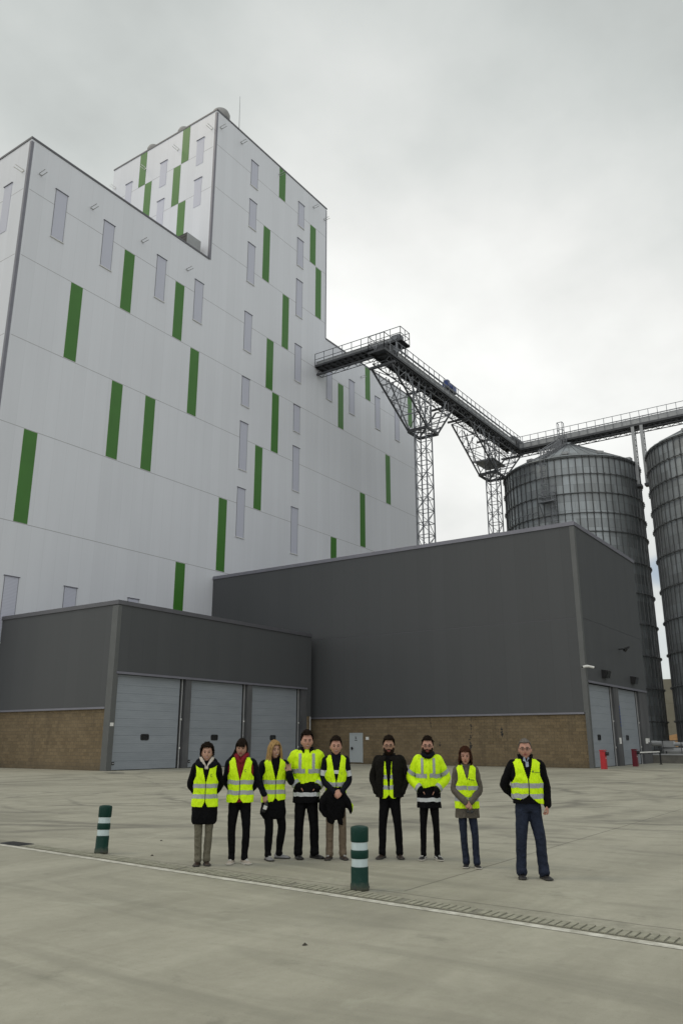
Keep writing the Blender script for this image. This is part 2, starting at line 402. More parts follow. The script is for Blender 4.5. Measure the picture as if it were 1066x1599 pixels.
# horizontal joints
m = MB(); JW = .022
for z in (10.0, 17.08, 24.38, 31.38, 38.32, 44.36): m.box(X0+.33, X3-.01, Y0-.004, Y0+.05, z-JW, z+JW)
for z in (51.15, 58.08, 63.42): m.box(X1+.31, X2-.15, Y0-.004, Y0+.05, z-JW, z+JW)
for z in (10.0, 17.08, 24.38, 31.38, 38.32, 44.36): m.box(X0-.004, X0+.05, Y0+.33, YB, z-JW, z+JW)
for z in (58.0, 63.1): m.box(X1-.004, X1+.05, Y0+.31, YT-.01, z-JW, z+JW)
F.part('panel_joints', m, M['joint'])
J = [10.04, 17.08, 24.38, 31.38, 38.32, 44.36, 51.15, 58.08, 63.42]
greens = [(34.88, 31.45, 38.3), (39.96, 38.38, 44.3), (46.2, 38.38, 44.3), (48.62, 31.45, 38.26), (61.28, 63.46, ZT-.14), (67.44, 58.12, 63.38), (68.65, 51.2, 58.0), (58.74, 51.2, 58.03),
          (62.4, 44.42, 51.08), (61.0, 31.45, 38.25), (59.84, 38.38, 44.3), (58.5, 24.45, 31.32), (53.45, 17.15, 24.32), (73.5, 38.38, 44.25), (79.7, 44.42, ZL-.14), (90.75, 44.42, ZL-.14),
          (84.45, 31.45, 38.2), (78.25, 24.45, 31.3), (72.06, 17.15, 24.32), (32.2, 17.12, 24.34), (39.82, 24.45, 31.33), (43.56, 24.45, 31.33), (48.35, 10.1, 17.03)]
for x, z0, z1 in greens:
    m = MB(); m.box(x, x+1.16, Y0-.02, Y0+.05, z0, z1)
    m.box(x-.02, x+1.18, Y0-.012, Y0+.05, z0-.02, z1+.015, 1)
    F.part('green_panel', m, [M['green'], M['white_paint']])
for y, z0, z1 in ((62.3, 63.14, ZT-.14), (61.15, 58.04, 63.06), (55.35, 63.14, ZT-.14), (56.5, 58.04, 63.06), (55.4, 51.0, 57.95)):
    m = MB(); m.box(X1-.02, X1+.05, y, y+1.12, z0, z1); F.part('green_panel', m, M['green'])
wins = [(32.55, 41.33, 45.86), (37.52, 41.33, 45.86), (43.75, 41.33, 45.8), (48.75, 41.33, 45.8), (56.16, 41.3, 45.8), (64.88, 41.2, 45.8), (71.1, 41.2, 45.7), (76.0, 41.1, 45.65), (82.1, 41.1, 45.65), (87.1, 41.1, 45.65),
        (56.33, 61.93, 65.2), (56.28, 56.43, 59.97), (56.28, 49.55, 54.4), (65.05, 61.85, 65.15), (64.97, 56.3, 60.0), (64.92, 49.55, 54.34),
        (56.13, 35.0, 38.2), (56.1, 28.0, 33.15), (56.05, 20.97, 26.05), (64.82, 35.0, 38.2), (64.82, 28.05, 33.2), (64.72, 20.97, 26.1),
        (32.08, 8.3, 13.05), (37.12, 8.3, 13.05), (43.32, 8.3, 13.05)]
for x, z0, z1 in wins:
    m = MB(); m.box(x, x+1.08, Y0-.03, Y0+.05, z0, z1); w = F.part('window', m, M['louver'])
    m = MB(); m.box(x-.10, x+1.18, Y0-.10, Y0-.006, z1, z1+.05); m.box(x-.03, x, Y0-.04, Y0-.006, z0, z1); m.box(x+1.08, x+1.11, Y0-.04, Y0-.006, z0, z1)
    F.part('flashing', m, M['trim'], w)
    m = MB(); m.box(x-.12, x+1.20, Y0-.09, Y0-.006, z0-.05, z0); F.part('sill', m, M['white_paint'], w)
for x, y, z0, z1 in ((X1, 53.07, 61.73, 65.0), (X1, 53.1, 56.4, 59.85), (X1, 58.78, 61.5, 64.75), (X1, 58.85, 56.2, 59.65), (X1, 64.6, 61.2, 64.5), (X0, 53.36, 41.1, 45.63), (X0, 59.4, 41.1, 45.63)):
    m = MB(); m.box(x-.03, x+.05, y, y+1.04, z0, z1); w = F.part('window', m, M['louver'])
    m = MB(); m.box(x-.10, x-.006, y-.08, y+1.12, z1, z1+.05); F.part('flashing', m, M['trim'], w)
# paired bracket lamps just under the parapets
def bracket(x, y, z, face):
    m = MB()
    for k, dz in ((-.22, .0), (.22, -.12)):
        if face == 'y': m.bar((x+k*.5, y, z+dz), (x+k*.5, y-.8, z+dz+.02), .045, .05)
        else: m.bar((x, y+k*.5, z+dz), (x-.8, y+k*.5, z+dz+.02), .045, .05)
    if face == 'y': m.bar((x-.13, y-.03, z-.06), (x+.13, y-.03, z-.06), .05, .08)
    else: m.bar((x-.03, y-.13, z-.06), (x-.03, y+.13, z-.06), .05, .08)
    F.part('wall_bracket', m, M['white_paint'] if face == 'x' else M['pale'])
for x, z in ((30.95, 46.3), (36.1, 46.25), (41.8, 46.2), (47.55, 46.3), (78.7, 47.1), (84.0, 47.0), (89.9, 47.0), (51.2, 65.9), (54.5, 66.3), (61.3, 66.6), (68.1, 66.3), (70.4, 65.9)): bracket(x, Y0, z, 'y')
for y, z in ((51.95, 65.6), (57.1, 65.4), (62.4, 65.3), (67.6, 65.0)): bracket(X1, y, z, 'x')
bracket(X0, 52.0, 46.2, 'x')
# things on the roofs
def cowl(x, y, z, s, lab):
    e = empty('roof_ventilator', (x, y, z), lab, 'roof fan', 'round ventilators on the tower roof'); q = P(e)
    m = MB(); m.lathe([(.55*s, 0), (.55*s, .5*s), (.42*s, .7*s)], (x, y, z), 24); q.part('base', m, M['pale'], smooth=True)
    m = MB(); m.lathe([(.86*s, .55*s), (.92*s, .62*s), (.95*s, 1.15*s), (.80*s, 1.5*s), (.5*s, 1.72*s), (.12*s, 1.8*s)], (x, y, z), 28); q.part('hood', m, M['grey_dome'], smooth=True)
cowl(52.45, 52.7, ZT+.1, 1.1, 'large round grey roof ventilator over the front corner of the tower')
cowl(51.75, 57.6, ZT+.1, .85, 'smaller round roof ventilator behind the upper green panel, middle of the three')
cowl(51.7, 62.6, ZT+.1, .85, 'smaller round roof ventilator farthest back on the tower edge')
e = empty('antenna', (55.3, 52.5, ZT), 'thin tall antenna rod standing on the tower roof', 'antenna')
m = MB(); m.cyl((55.3, 52.5, ZT), (55.2, 52.5, 73.9), .035, .015, 8); P(e).part('rod', m, M['steel_dark'])
m = MB(); m.lathe([(.2, 0), (.2, .15), (.06, .2)], (55.3, 52.5, ZT), 12); P(e).part('foot', m, M['steel_dark'])
e = empty('exhaust_duct', (48.5, 52.6, ZL), 'grey box shaped exhaust duct with a black slanted mouth on the lower roof', 'duct'); q = P(e)
m = MB()
x0, x1, y0, y1, z0, z1 = 47.9, 49.85, 52.0, 53.6, ZL+.0, ZL+1.95
m.add([(x0, y0, z0), (x1, y0, z0), (x1, y0, z1), (x0, y0, z1), (x0, y1, z0), (x1, y1, z0), (x1, y1, z1), (x0, y1, z1)], [(0, 1, 2, 3), (7, 6, 5, 4), (3, 2, 6, 7), (1, 5, 6, 2)])
q.part('casing', m, M['steel_light'])
m = MB(); m.add([(x0+.02, y0+.01, z0), (x0+.02, y0+.01, z1-.01), (x0+.02, y1-.01, z1-.01), (x0+.02, y1-.01, z0)], [(0, 1, 2, 3)])
for k in range(5): m.box(x0+.0, x0+.1, y0+.05, y1-.05, z0+.2+k*.35, z0+.24+k*.35)
q.part('mouth', m, M['black'])

# ------------------------------------------------------------------ dark buildings
def sectional_door(q, x0, x1, ztop, yf, win_x, latch=True):
    """door leaf of ribbed sections, window, latch, guide rail, all on the -Y side"""
    m = MB(); z = .03; prof = []
    while z < ztop-.01:
        z2 = min(z+.1245, ztop)
        prof += [(yf-.004, z), (yf-.008, z+.012), (yf-.008, z2-.012)] if int(round(z/.1245)) % 4 else [(yf+.006, z), (yf-.008, z+.01), (yf-.008, z2-.012)]
        z = z2
    prof.append((yf, ztop)); n = len(prof)
    vs = [(x0, a, b) for a, b in prof] + [(x1, a, b) for a, b in prof]
    m.add(vs, [(i, n+i, n+i+1, i+1) for i in range(n-1)])
    d = q.part('door', m, M['sect'])
    # rounded oval window
    def rr(cx, cz, w, h, y, r=.11, k=5):
        pts = []
        for (sx, sz, a0) in ((1, 1, 0), (-1, 1, 90), (-1, -1, 180), (1, -1, 270)):
            for i in range(k+1):
                a = R(a0 + 90*i/k); pts.append((cx+sx*(w/2-r)+r*math.cos(a), y, cz+sz*(h/2-r)+r*math.sin(a)))
        return pts
    m = MB(); p1 = rr(win_x, 1.93, .68, .38, yf-.035); p2 = rr(win_x, 1.93, .68, .38, yf+.01); n = len(p1)
    p3 = rr(win_x, 1.93, .56, .26, yf-.035, .08); p4 = rr(win_x, 1.93, .56, .26, yf-.015, .08)
    m.add(p1+p2+p3+p4, [(i, (i+1) % n, n+(i+1) % n, n+i) for i in range(n)] + [(i, (i+1) % n, 2*n+(i+1) % n, 2*n+i)[::-1] for i in range(n)] + [(2*n+i, 2*n+(i+1) % n, 3*n+(i+1) % n, 3*n+i) for i in range(n)])
    m.add(p4, [tuple(range(n))], 1)
    q.part('window', m, [M['black'], M['glass']], d)
    if latch:
        m = MB(); m.box(x0+.18, x0+.40, yf-.05, yf+.01, .32, .50); m.box(x0+.24, x0+.34, yf-.08, yf-.05, .38, .44, 1)
        q.part('handle', m, [M['black'], M['pale']], d)
    m = MB(); m.box(x0-.04, x1+.04, yf-.02, yf+.05, 0.0, .028); m.box(x1+.001, x1+.10, yf-.03, yf+.06, 0, ztop)
    q.part('rubber_seal', m, M['black'], d)
    m = MB(); m.box(x1+.13, x1+.19, yf-.09, yf-.02, 0, ztop)
    for z in (1.2, 3.0): m.box(x1+.11, x1+.21, yf-.12, yf-.091, z, z+.12, 1)
    q.part('guide_rail', m, [M['pale'], M['white_paint']])

gar = empty('garage_building', (32.3, 39.09, 0), 'low dark grey garage on a tan block base with three pale sectional doors', 'garage')
q = P(gar); GX0, GX1, GY, GZ = 32.3, 52.25, 39.09, 10.0
m = MB(); m.box(GX0+.10, GX0+.6, GY+.5, 51.30, 0, 3.6); q.part('block_base', m, M['brick'])
m = MB(); m.box(GX0, GX1, GY+.35, 51.32, 3.62, GZ); m.box(GX0+.0, GX1, GY, GY+.35, 5.72, GZ); q.part('cladding', m, M['dark'])
m = MB(); m.box(GX0-.03, GX0+.36, GY-.03, GY+.5, 0, 5.6); m.box(GX0-.03, GX0+.26, GY-.03, GY+.12, 5.6, GZ-.2)
m.box(GX0-.03, GX0-.002, GY+.12, GY+.5, 5.6, GZ-.2); q.part('corner_trim', m, M['wingtrim'])
m = MB(); m.box(GX0-.05, GX0+.09, GY+.5, 51.3, 3.56, 3.68); q.part('ledge', m, M['trim'])
m = MB(); m.box(GX0+.2, GX1-.55, GY-.07, GY-.004, 5.64, 5.78); q.part('ledge', m, M['trim'])
m = MB(); m.box(GX0-.08, GX1+.05, GY-.08, GY+.3, GZ-.14, GZ+.12); m.box(GX0-.08, GX0+.3, GY+.3, 51.3, GZ-.14, GZ+.12); q.part('parapet', m, M['coping'])
for a, b in ((38.42, 38.95), (44.62, 45.15), (51.0, 51.75)):
    m = MB(); m.box(a, b, GY+.02, GY+.40, 0, 5.72); q.part('column', m, M['column'])
m = MB(); m.box(51.75, 52.20, GY+.05, GY+.5, 0, 3.6); q.part('block_base', m, M['brick'])
m = MB(); m.box(51.75, GX1, GY, GY+.34, 3.60, 5.72); q.part('side_cladding', m, M['dark'])
m = MB(); m.box(GX0+.6, GX1, GY+.9, GY+1.0, 0, 5.8); q.part('inner_wall', m, M['black'])
for a, b in ((32.68, 38.12), (38.97, 44.32), (45.17, 50.72)): sectional_door(q, a, b, 5.64, GY+.28, (a+b)/2-.05)
m = MB(); m.cyl((52.1, GY-.05, 0), (52.1, GY-.05, 3.55), .05); q.part('downpipe', m, M['pale'])
m = MB(); m.box(GX0+.02, GX0+.28, GY-.045, GY-.031, 2.55, 2.75); q.part('number_plate', m, M['white_paint'])

wing = empty('warehouse_building', (53.19, 17.1, 0), 'tall dark grey warehouse on a tan block base with a long blank side wall', 'warehouse')
q = P(wing); WX0, WX1, WY, WZ = 53.19, 68.25, 17.1, 16.35
m = MB(); m.box(WX0+.10, WX0+.6, WY+.25, 51.30, 0, 3.42); q.part('block_base', m, M['brick'])
m = MB(); m.box(WX0, WX1, WY+.42, 51.32, 3.46, 9.72); m.box(WX0, WX0+.3, WY+.24, WY+.42, 3.46, 5.5); m.box(WX0, WX1, WY, WY+.42, 5.5, 9.72)
m.box(WX0, WX1, WY, 51.32, 9.76, WZ); q.part('cladding', m, M['dark'])
m = MB(); m.box(WX0+.02, WX1-.02, WY+.02, 51.3, 9.72, 9.76); q.part('joint', m, M['coping'])
m = MB(); m.box(WX0-.04, WX0+.09, WY+.30, 51.3, 3.40, 3.52); q.part('ledge', m, M['trim'])
m = MB(); m.box(WX0+.36, 53.60, WY+.02, WY+.6, 0, 5.48); m.box(WX0-.025, WX0+.36, WY-.025, WY+.24, 0, 5.4); m.box(WX0-.025, WX0+.34, WY-.025, WY-.002, 5.4, WZ-.2); m.box(WX0-.025, WX0-.002, WY-.002, WY+.30, 5.4, WZ-.2); m.box(WX0-.024, WX0-.002, WY+.24, WY+.30, 3.52, 5.4)
q.part('corner_trim', m, M['wingtrim'])
m = MB(); m.box(WX0-.08, WX1+.08, WY-.08, WY+.3, WZ-.16, WZ+.12); m.box(WX0-.08, WX0+.3, WY+.3, 51.3, WZ-.16, WZ+.12); m.box(WX1-.3, WX1+.08, WY+.3, 51.3, WZ-.16, WZ+.12); q.part('parapet', m, M['trim'])
m = MB(); m.box(WX0+.3, WX1-.2, WY-.08, WY-.004, 5.44, 5.58); q.part('ledge', m, M['trim'])
for a, b in ((59.15, 60.35), (65.85, 68.2)):
    m = MB(); m.box(a, b, WY+.02, WY+.40, 0, 5.5); q.part('column', m, M['column'])
m = MB(); m.box(WX1-.1, WX1, WY+.42, 51, 0, 3.45); q.part('rear_base', m, M['column'])
m = MB(); m.box(WX0+.7, WX1-.2, WY+.9, WY+1.0, 0, 5.6); q.part('inner_wall', m, M['black'])
for a, b in ((53.62, 58.92), (60.37, 65.6)): sectional_door(q, a, b, 5.42, WY+.28, (a+b)/2-.5, False)
# personnel door in the block wall
m = MB(); m.box(WX0+.06, WX0+.12, 34.90, 35.95, .12, 2.22); d = q.part('service_door', m, M['door_grey'])
m = MB(); m.box(WX0+.03, WX0+.12, 34.82, 34.90, .10, 2.30); m.box(WX0+.03, WX0+.12, 35.95, 36.03, .10, 2.30); m.box(WX0+.03, WX0+.12, 34.90, 35.95, 2.22, 2.30); q.part('frame', m, M['door_grey'], d)
m = MB(); m.box(WX0-.01, WX0+.06, 35.75, 35.86, 1.05, 1.25); m.box(WX0-.05, WX0-.01, 35.6, 35.84, 1.14, 1.17); q.part('handle', m, M['black'], d)
m = MB(); zz_ = 1.72; m.box(WX0+.052, WX0+.06, 35.33, 35.55, zz_, zz_+.05); m.box(WX0+.052, WX0+.06, 35.45, 35.50, zz_+.12, zz_+.33); m.box(WX0+.052, WX0+.06, 35.37, 35.45, zz_+.12, zz_+.17); m.box(WX0+.052, WX0+.06, 35.38, 35.45, zz_+.24, zz_+.28)
q.part('pictogram', m, M['black'], d)
m = MB(); m.box(WX0+.08, WX0+.10, 34.28, 34.55, 1.78, 2.0); q.part('notice', m, M['white_paint'])
# soot runs on the block wall
m = MB(); rs = random.Random(3)
for (yc, za, zb, w) in ((25.62, 1.9, 3.4, .10), (25.75, .9, 2.2, .22), (23.3, 1.95, 2.6, .26), (28.9, 2.6, 3.4, .10), (28.2, 1.3, 1.6, .24), (29.5, .95, 1.3, .2), (25.7, .35, .8, .14)):
    k = int((zb-za)/.12)+2
    for i in range(k):
        z = za+(zb-za)*i/k; ww = w*(.3+rs.random()*.8)*(math.sin(math.pi*(i+.7)/(k+.6))); o_ = rs.uniform(-.05, .05)
        if rs.random() < .82: m.box(WX0+.092, WX0+.10, yc-ww/2+o_, yc+ww/2+o_, z, z+.12*(.5+rs.random()*.45))
q.part('soot_marks', m, M['black'])
for x in (57.1, 64.25):
    m = MB(); m.add([(x-.42, WY, 6.5), (x+.42, WY, 6.5), (x+.42, WY, 5.95), (x-.42, WY, 5.95), (x-.42, WY-.45, 6.42), (x+.42, WY-.45, 6.42), (x+.42, WY-.30, 5.92), (x-.42, WY-.30, 5.92)],
        [(0, 1, 5, 4), (1, 2, 6, 5), (3, 0, 4, 7), (4, 5, 6, 7), (7, 6, 2, 3)]); l_ = q.part('floodlight', m, M['black'])
    m = MB(); m.add([(x-.36, WY-.445, 6.36), (x+.36, WY-.445, 6.36), (x+.36, WY-.318, 5.96), (x-.36, WY-.318, 5.96)], [(0, 1, 2, 3)]); q.part('lens', m, M['glass'], l_)
m = MB(); m.cyl((61.45, WY, 8.35), (61.45, WY-.5, 8.35), .04); m.bar((61.1, WY-.5, 8.25), (61.9, WY-.62, 8.5), .16, .12); m.cyl((61.3, WY-.45, 8.15), (61.35, WY-.6, 8.35), .12); q.part('spotlight', m, M['black'])
m = MB(); m.box(59.5, 59.92, WY-.02, WY+.015, 1.5, 1.92); q.part('notice', m, M['white_paint'])
m = MB(); m.box(66.5, 67.1, WY-.02, WY+.015, 1.5, 1.90); m.box(67.15, 67.4, WY-.06, WY+.015, 1.6, 1.9); q.part('notice', m, M['white_paint'])
m = MB()
for k in range(7): m.box(60.18, 60.33, WY+.0, WY+.018, 2.7+k*.22, 2.84+k*.22)
q.part('blue_lettering', m, M['blue'])
e = empty('security_camera', (53.1, 17.0, 6.5), 'pair of white security cameras on the corner of the dark warehouse', 'camera'); q = P(e)
m = MB(); m.bar((53.15, 17.07, 6.42), (52.95, 16.85, 6.42), .08); q.part('bracket', m, M['white_paint'])
for dx, dy in ((-.40, .22), (.30, -.30)):
    m = MB(); m.cyl((53.0, 16.9, 6.47), (53.0+dx, 16.9+dy-.05, 6.38), .075, .075, 14); m.cyl((53.0+dx, 16.9+dy-.05, 6.38), (53.0+dx*1.12, 16.9+dy*1.12-.05, 6.37), .055, .055, 14, 1); q.part('housing', m, [M['white_paint'], M['black']])

# ------------------------------------------------------------------ silos
RINGS = [36.3, 34.0, 31.5, 28.9, 26.5, 22.8, 19.0, 15.2, 11.4, 7.6, 3.8, .6]
def silo(cx, cy, lab):
    c = (cx, cy, 0); r = 8.85; ze = 36.6
    e = empty('grain_silo', c, lab, 'silo', 'round steel grain silos under the conveyor bridge'); q = P(e)
    m = MB(); m.lathe([(r, 0), (r, ze)], c, 128, cap=False); q.part('wall', m, M['silo'], smooth=True)
    m = MB()
    for i in range(64):
        a = 2*math.pi*i/64; ca, sa = math.cos(a), math.sin(a)
        m.bar((cx+(r+.06)*ca, cy+(r+.06)*sa, .1), (cx+(r+.06)*ca, cy+(r+.06)*sa, ze), .085, .10)
    q.part('stiffeners', m, M['stiff'])
    for z in RINGS:
        m = MB(); m.lathe([(r+.14, z), (r+.21, z+.03), (r+.21, z+.11), (r+.14, z+.14), (r+.14, z)], c, 96, cap=False)
        for i in range(64):
            a = 2*math.pi*i/64; ca, sa = math.cos(a), math.sin(a)
            m.bar((cx+(r+.12)*ca, cy+(r+.12)*sa, z+.07), (cx+(r+.30)*ca, cy+(r+.30)*sa, z+.07), .11, .19)
        q.part('wind_ring', m, M['stiff'])
    m = MB(); m.lathe([(r+.22, ze-.05), (r+.2, ze+.06), (.95, ze+4.45), (.95, ze+4.75), (.2, ze+4.85)], c, 96); roof = q.part('roof', m, M['silo'])
    m = MB()
    for i in range(48):
        a = 2*math.pi*(i+.5)/48; ca, sa = math.cos(a), math.sin(a)
        m.bar((cx+(r+.1)*ca, cy+(r+.1)*sa, ze+.12), (cx+1.0*ca, cy+1.0*sa, ze+4.48), .06, .09)
    q.part('roof_ribs', m, M['steel'], roof)
    for k, a in enumerate((162, 195, 225, 262, 300)):
        a = R(a); x, y = cx+(r-.55)*math.cos(a), cy+(r-.55)*math.sin(a); m = MB()
        m.bar((x-.35*math.cos(a), y-.35*math.sin(a), ze+.62), (x+.35*math.cos(a), y+.35*math.sin(a), ze+.55), .8, .32)
        m.bar((x, y, ze+.15), (x, y, ze+.6), .45); q.part('roof_vent', m, M['steel_light'], roof)
    return e, q
s1, q1 = silo(103., 32.93, 'nearer galvanised grain silo with a caged ladder and roof stair')
s2, q2 = silo(103., 13.65, 'grain silo at the right edge of the view, cut off by the frame')
# the row goes on to the right of the view (it shades and mirrors in the warehouse end wall)
def dup(root, loc, label):
    r = root.copy(); COL.objects.link(r); r.location = loc; r['label'] = label
    for ch in list(root.children):
        c = ch.copy(); COL.objects.link(c); c.parent = r
        for g_ in ch.children: d = g_.copy(); COL.objects.link(d); d.parent = c
    return r
dup(s2, (103., -5.63, 0), 'third grain silo of the row, beyond the right edge of the view')
dup(s2, (103., -24.9, 0), 'fourth grain silo of the row, far beyond the right edge of the view')
# caged ladder, platform and roof stair on the first silo
def on_silo(az, z, dr=0., cx=103., cy=32.93): a = R(az); rr = 8.95+dr; return Vector((cx+rr*math.cos(a), cy+rr*math.sin(a), z))
def ladder(q, az, z0, z1, dr, top=1.1):
    m = MB(); tng = Vector((-math.sin(R(az)), math.cos(R(az)), 0)); out = Vector((math.cos(R(az)), math.sin(R(az)), 0))
    c0 = on_silo(az, z0, dr)
    for s in (-.24, .24): m.bar(c0+tng*s, c0+tng*s+Vector((0, 0, z1-z0+top)), .07)
    z = 0
    while z < z1-z0: m.bar(c0+tng*-.24+Vector((0, 0, z)), c0+tng*.24+Vector((0, 0, z)), .04); z += .3
    z = .5
    hp = []
    for i in range(9):
        a = math.pi*i/8; hp.append(tng*.38*math.cos(a)*1.0 + out*.70*math.sin(a))
    while z < z1-z0+top:
        for i in range(8): m.bar(c0+hp[i]+Vector((0, 0, z)), c0+hp[i+1]+Vector((0, 0, z)), .03, .07)
        z += .9
    for i in (1, 4, 7): m.bar(c0+hp[i]+Vector((0, 0, .5)), c0+hp[i]+Vector((0, 0, z1-z0+top-.2)), .04)
    q.part('ladder', m, M['steel'])
ladder(q1, 177.3, 30.7, 36.9, .35); ladder(q1, 183.5, 24., 32.1, .35, 1.0); ladder(q1, 177.0, 17., 25., .35, 1.0)
def platform(q, az0, az1, z):
    m = MB(); a, b = on_silo(az0, z, .15), on_silo(az1, z, .15); oa, ob = on_silo(az0, z, 1.25), on_silo(az1, z, 1.25)
    m.add([a, b, ob, oa]+[v+Vector((0, 0, .12)) for v in (a, b, ob, oa)], [(3, 2, 1, 0), (4, 5, 6, 7), (0, 1, 5, 4), (1, 2, 6, 5), (2, 3, 7, 6), (3, 0, 4, 7)])
    for p in (a, b): m.bar(p-Vector((0, 0, 1.5)), (oa if p is a else ob), .1)
    for p, p2 in ((a, oa), (oa, ob), (ob, b)):
        for h in (.6, 1.15): m.bar(p+Vector((0, 0, h)), p2+Vector((0, 0, h)), .05)
        m.bar(p+Vector((0, 0, 0)), p+Vector((0, 0, 1.15)), .05)
    m.bar(b, b+Vector((0, 0, 1.15)), .05)
    q.part('platform', m, M['steel'])
platform(q1, 174.0, 185.0, 30.55); platform(q1, 173., 185., 23.8)
m = MB()
for k in range(13):
    f_ = k/12; rr = 8.6-7.2*f_; z = 36.9+4.1*f_
    a = R(177.3)
    for s in (-.4, .4):
        p = Vector((103+rr*math.cos(a)-s*math.sin(a), 32.93+rr*math.sin(a)+s*math.cos(a), z)); m.bar(p, p+Vector((0, 0, 1.2)), .07)
    p = Vector((103+rr*math.cos(a)+.4*math.sin(a), 32.93+rr*math.sin(a)-.4*math.cos(a), z)); p2 = Vector((103+rr*math.cos(a)-.4*math.sin(a), 32.93+rr*math.sin(a)+.4*math.cos(a), z)); m.bar(p, p2, .3, .05)
for s in (-.4, .4):
    for h in (0, 1.2):
        a = R(177.3); p = Vector((103+8.6*math.cos(a)-s*math.sin(a), 32.93+8.6*math.sin(a)+s*math.cos(a), 36.9+h)); p2 = Vector((103+1.4*math.cos(a)-s*math.sin(a), 32.93+1.4*math.sin(a)+s*math.cos(a), 41.0+h)); m.bar(p, p2, .07)
q1.part('roof_stair', m, M['steel'])
m = MB()
for z in (35.2, 29.6):
    for k in range(6):
        a0, a1 = 140+k*5, 145+k*5; m.bar(on_silo(a0, z, .45), on_silo(a1, z, .45), .08); m.bar(on_silo(a0, z, .1), on_silo(a0, z, .45), .08)
q1.part('cable_rail', m, M['steel'])

# ------------------------------------------------------------------ conveyor bridges
class Path:
    def __init__(s, o, u, v): s.o = Vector(o); s.u = Vector(u); s.v = Vector(v)
    def p(s, a, b, z): w = s.o+s.u*a+s.v*b; return Vector((w.x, w.y, z))
def pbox(m, P_, a0, a1, b0, b1, z0, z1, mi=0):
    c = [P_.p(a, b, z) for z in (z0, z1) for a, b in ((a0, b0), (a1, b0), (a1, b1), (a0, b1))]
    m.add(c, [(0, 3, 2, 1), (4, 5, 6, 7), (0, 1, 5, 4), (1, 2, 6, 5), (2, 3, 7, 6), (3, 0, 4, 7)], mi)
def rail(m, P_, pts, zd, h=1.1, step=1.25, mid=True):
    """handrail along plan points (a, b)"""
    for (a0, b0), (a1, b1) in zip(pts[:-1], pts[1:]):
        L = math.hypot(a1-a0, b1-b0); n = max(1, round(L/step))
        for i in range(n+1):
            f_ = i/n; p = P_.p(a0+(a1-a0)*f_, b0+(b1-b0)*f_, zd); m.bar(p, p+Vector((0, 0, h)), .06)
        for hh in ((h, h*.5) if mid else (h,)): m.bar(P_.p(a0, b0, zd+hh), P_.p(a1, b1, zd+hh), .06)
def truss(m, P_, a0, a1, b0, b1, zt, zb, step, ch=.11, br=.07):
    for b_ in (b0, b1):
        for z in (zt, zb): m.bar(P_.p(a0, b_, z), P_.p(a1, b_, z), ch)
        n = max(1, round((a1-a0)/step)); st = (a1-a0)/n
        for i in range(n):
            x = a0+i*st; m.bar(P_.p(x, b_, zb), P_.p(x+st/2, b_, zt), br); m.bar(P_.p(x+st/2, b_, zt), P_.p(x+st, b_, zb), br)
    for i in range(n+1):
        x = a0+i*st; m.bar(P_.p(x, b0, zb), P_.p(x, b1, zb), br)
        if i < n: m.bar(P_.p(x, b0 if i % 2 else b1, zb), P_.p(x+st, b1 if i % 2 else b0, zb), br*.8)

# bridge one: out of the facade towards the yard (direction -Y)
e = empty('conveyor_bridge', (69.7, 39.5, 44.3), 'short high walkway conveyor bridge sticking out of the white facade', 'conveyor bridge', 'high conveyor bridges'); q = P(e)
G1 = Path((68.7, 51.3, 0), (0, -1, 0), (1, 0, 0)); L1 = 11.75
m = MB(); pbox(m, G1, 0, L1, 0, 2.0, 44.52, 44.6); 
for b_ in (0, 2.0): pbox(m, G1, 0, L1+.02, b_-.06, b_+.06, 44.36, 44.60)
k = 0
while k < L1: pbox(m, G1, k, k+.1, .07, 1.93, 44.3, 44.52); k += .8
q.part('deck', m, M['steel_dark'])
m = MB(); pbox(m, G1, 0, L1-1.4, .35, 1.1, 44.66, 45.16); pbox(m, G1, 0, L1-1.4, .30, 1.15, 45.16, 45.2); q.part('conveyor_housing', m, M['steel_light'])
m = MB(); pbox(m, G1, L1-1.4, L1-.35, .35, 1.3, 44.7, 45.45); m.cyl(G1.p(L1-.8, .2, 45.05), G1.p(L1-.8, 1.5, 45.05), .28, n=14); pbox(m, G1, L1-1.5, L1-.9, .5, 1.2, 43.5, 44.27); q.part('drive_head', m, M['steel'])
m = MB(); rail(m, G1, [(0, 0), (L1, 0), (L1, 2.0), (0, 2.0)], 44.58, 1.5); q.part('handrail', m, M['steel'])
m = MB(); truss(m, G1, 0, L1-3.0, .35, 1.4, 44.22, 43.6, 1.9, .06, .04); pbox(m, G1, 0, L1-3.0, .3, .55, 43.45, 43.6); q.part('truss', m, M['steel_dark'])
m = MB()
for a, b_ in ((L1-.5, .1), (L1-.5, 1.9), (L1-2.6, .1), (L1-2.6, 1.9), (L1-.5, 1.0)): m.bar(G1.p(a, b_, 42.0), G1.p(a, b_, 44.28), .12)
for b_ in (.1, 1.9):
    m.bar(G1.p(L1-.5, b_, 42.2), G1.p(L1-2.6, b_, 44.2), .07)
for z in (42.9, 43.6): m.bar(G1.p(L1-.5, .1, z), G1.p(L1-.5, 1.9, z), .07)
q.part('support_post', m, M['steel'])

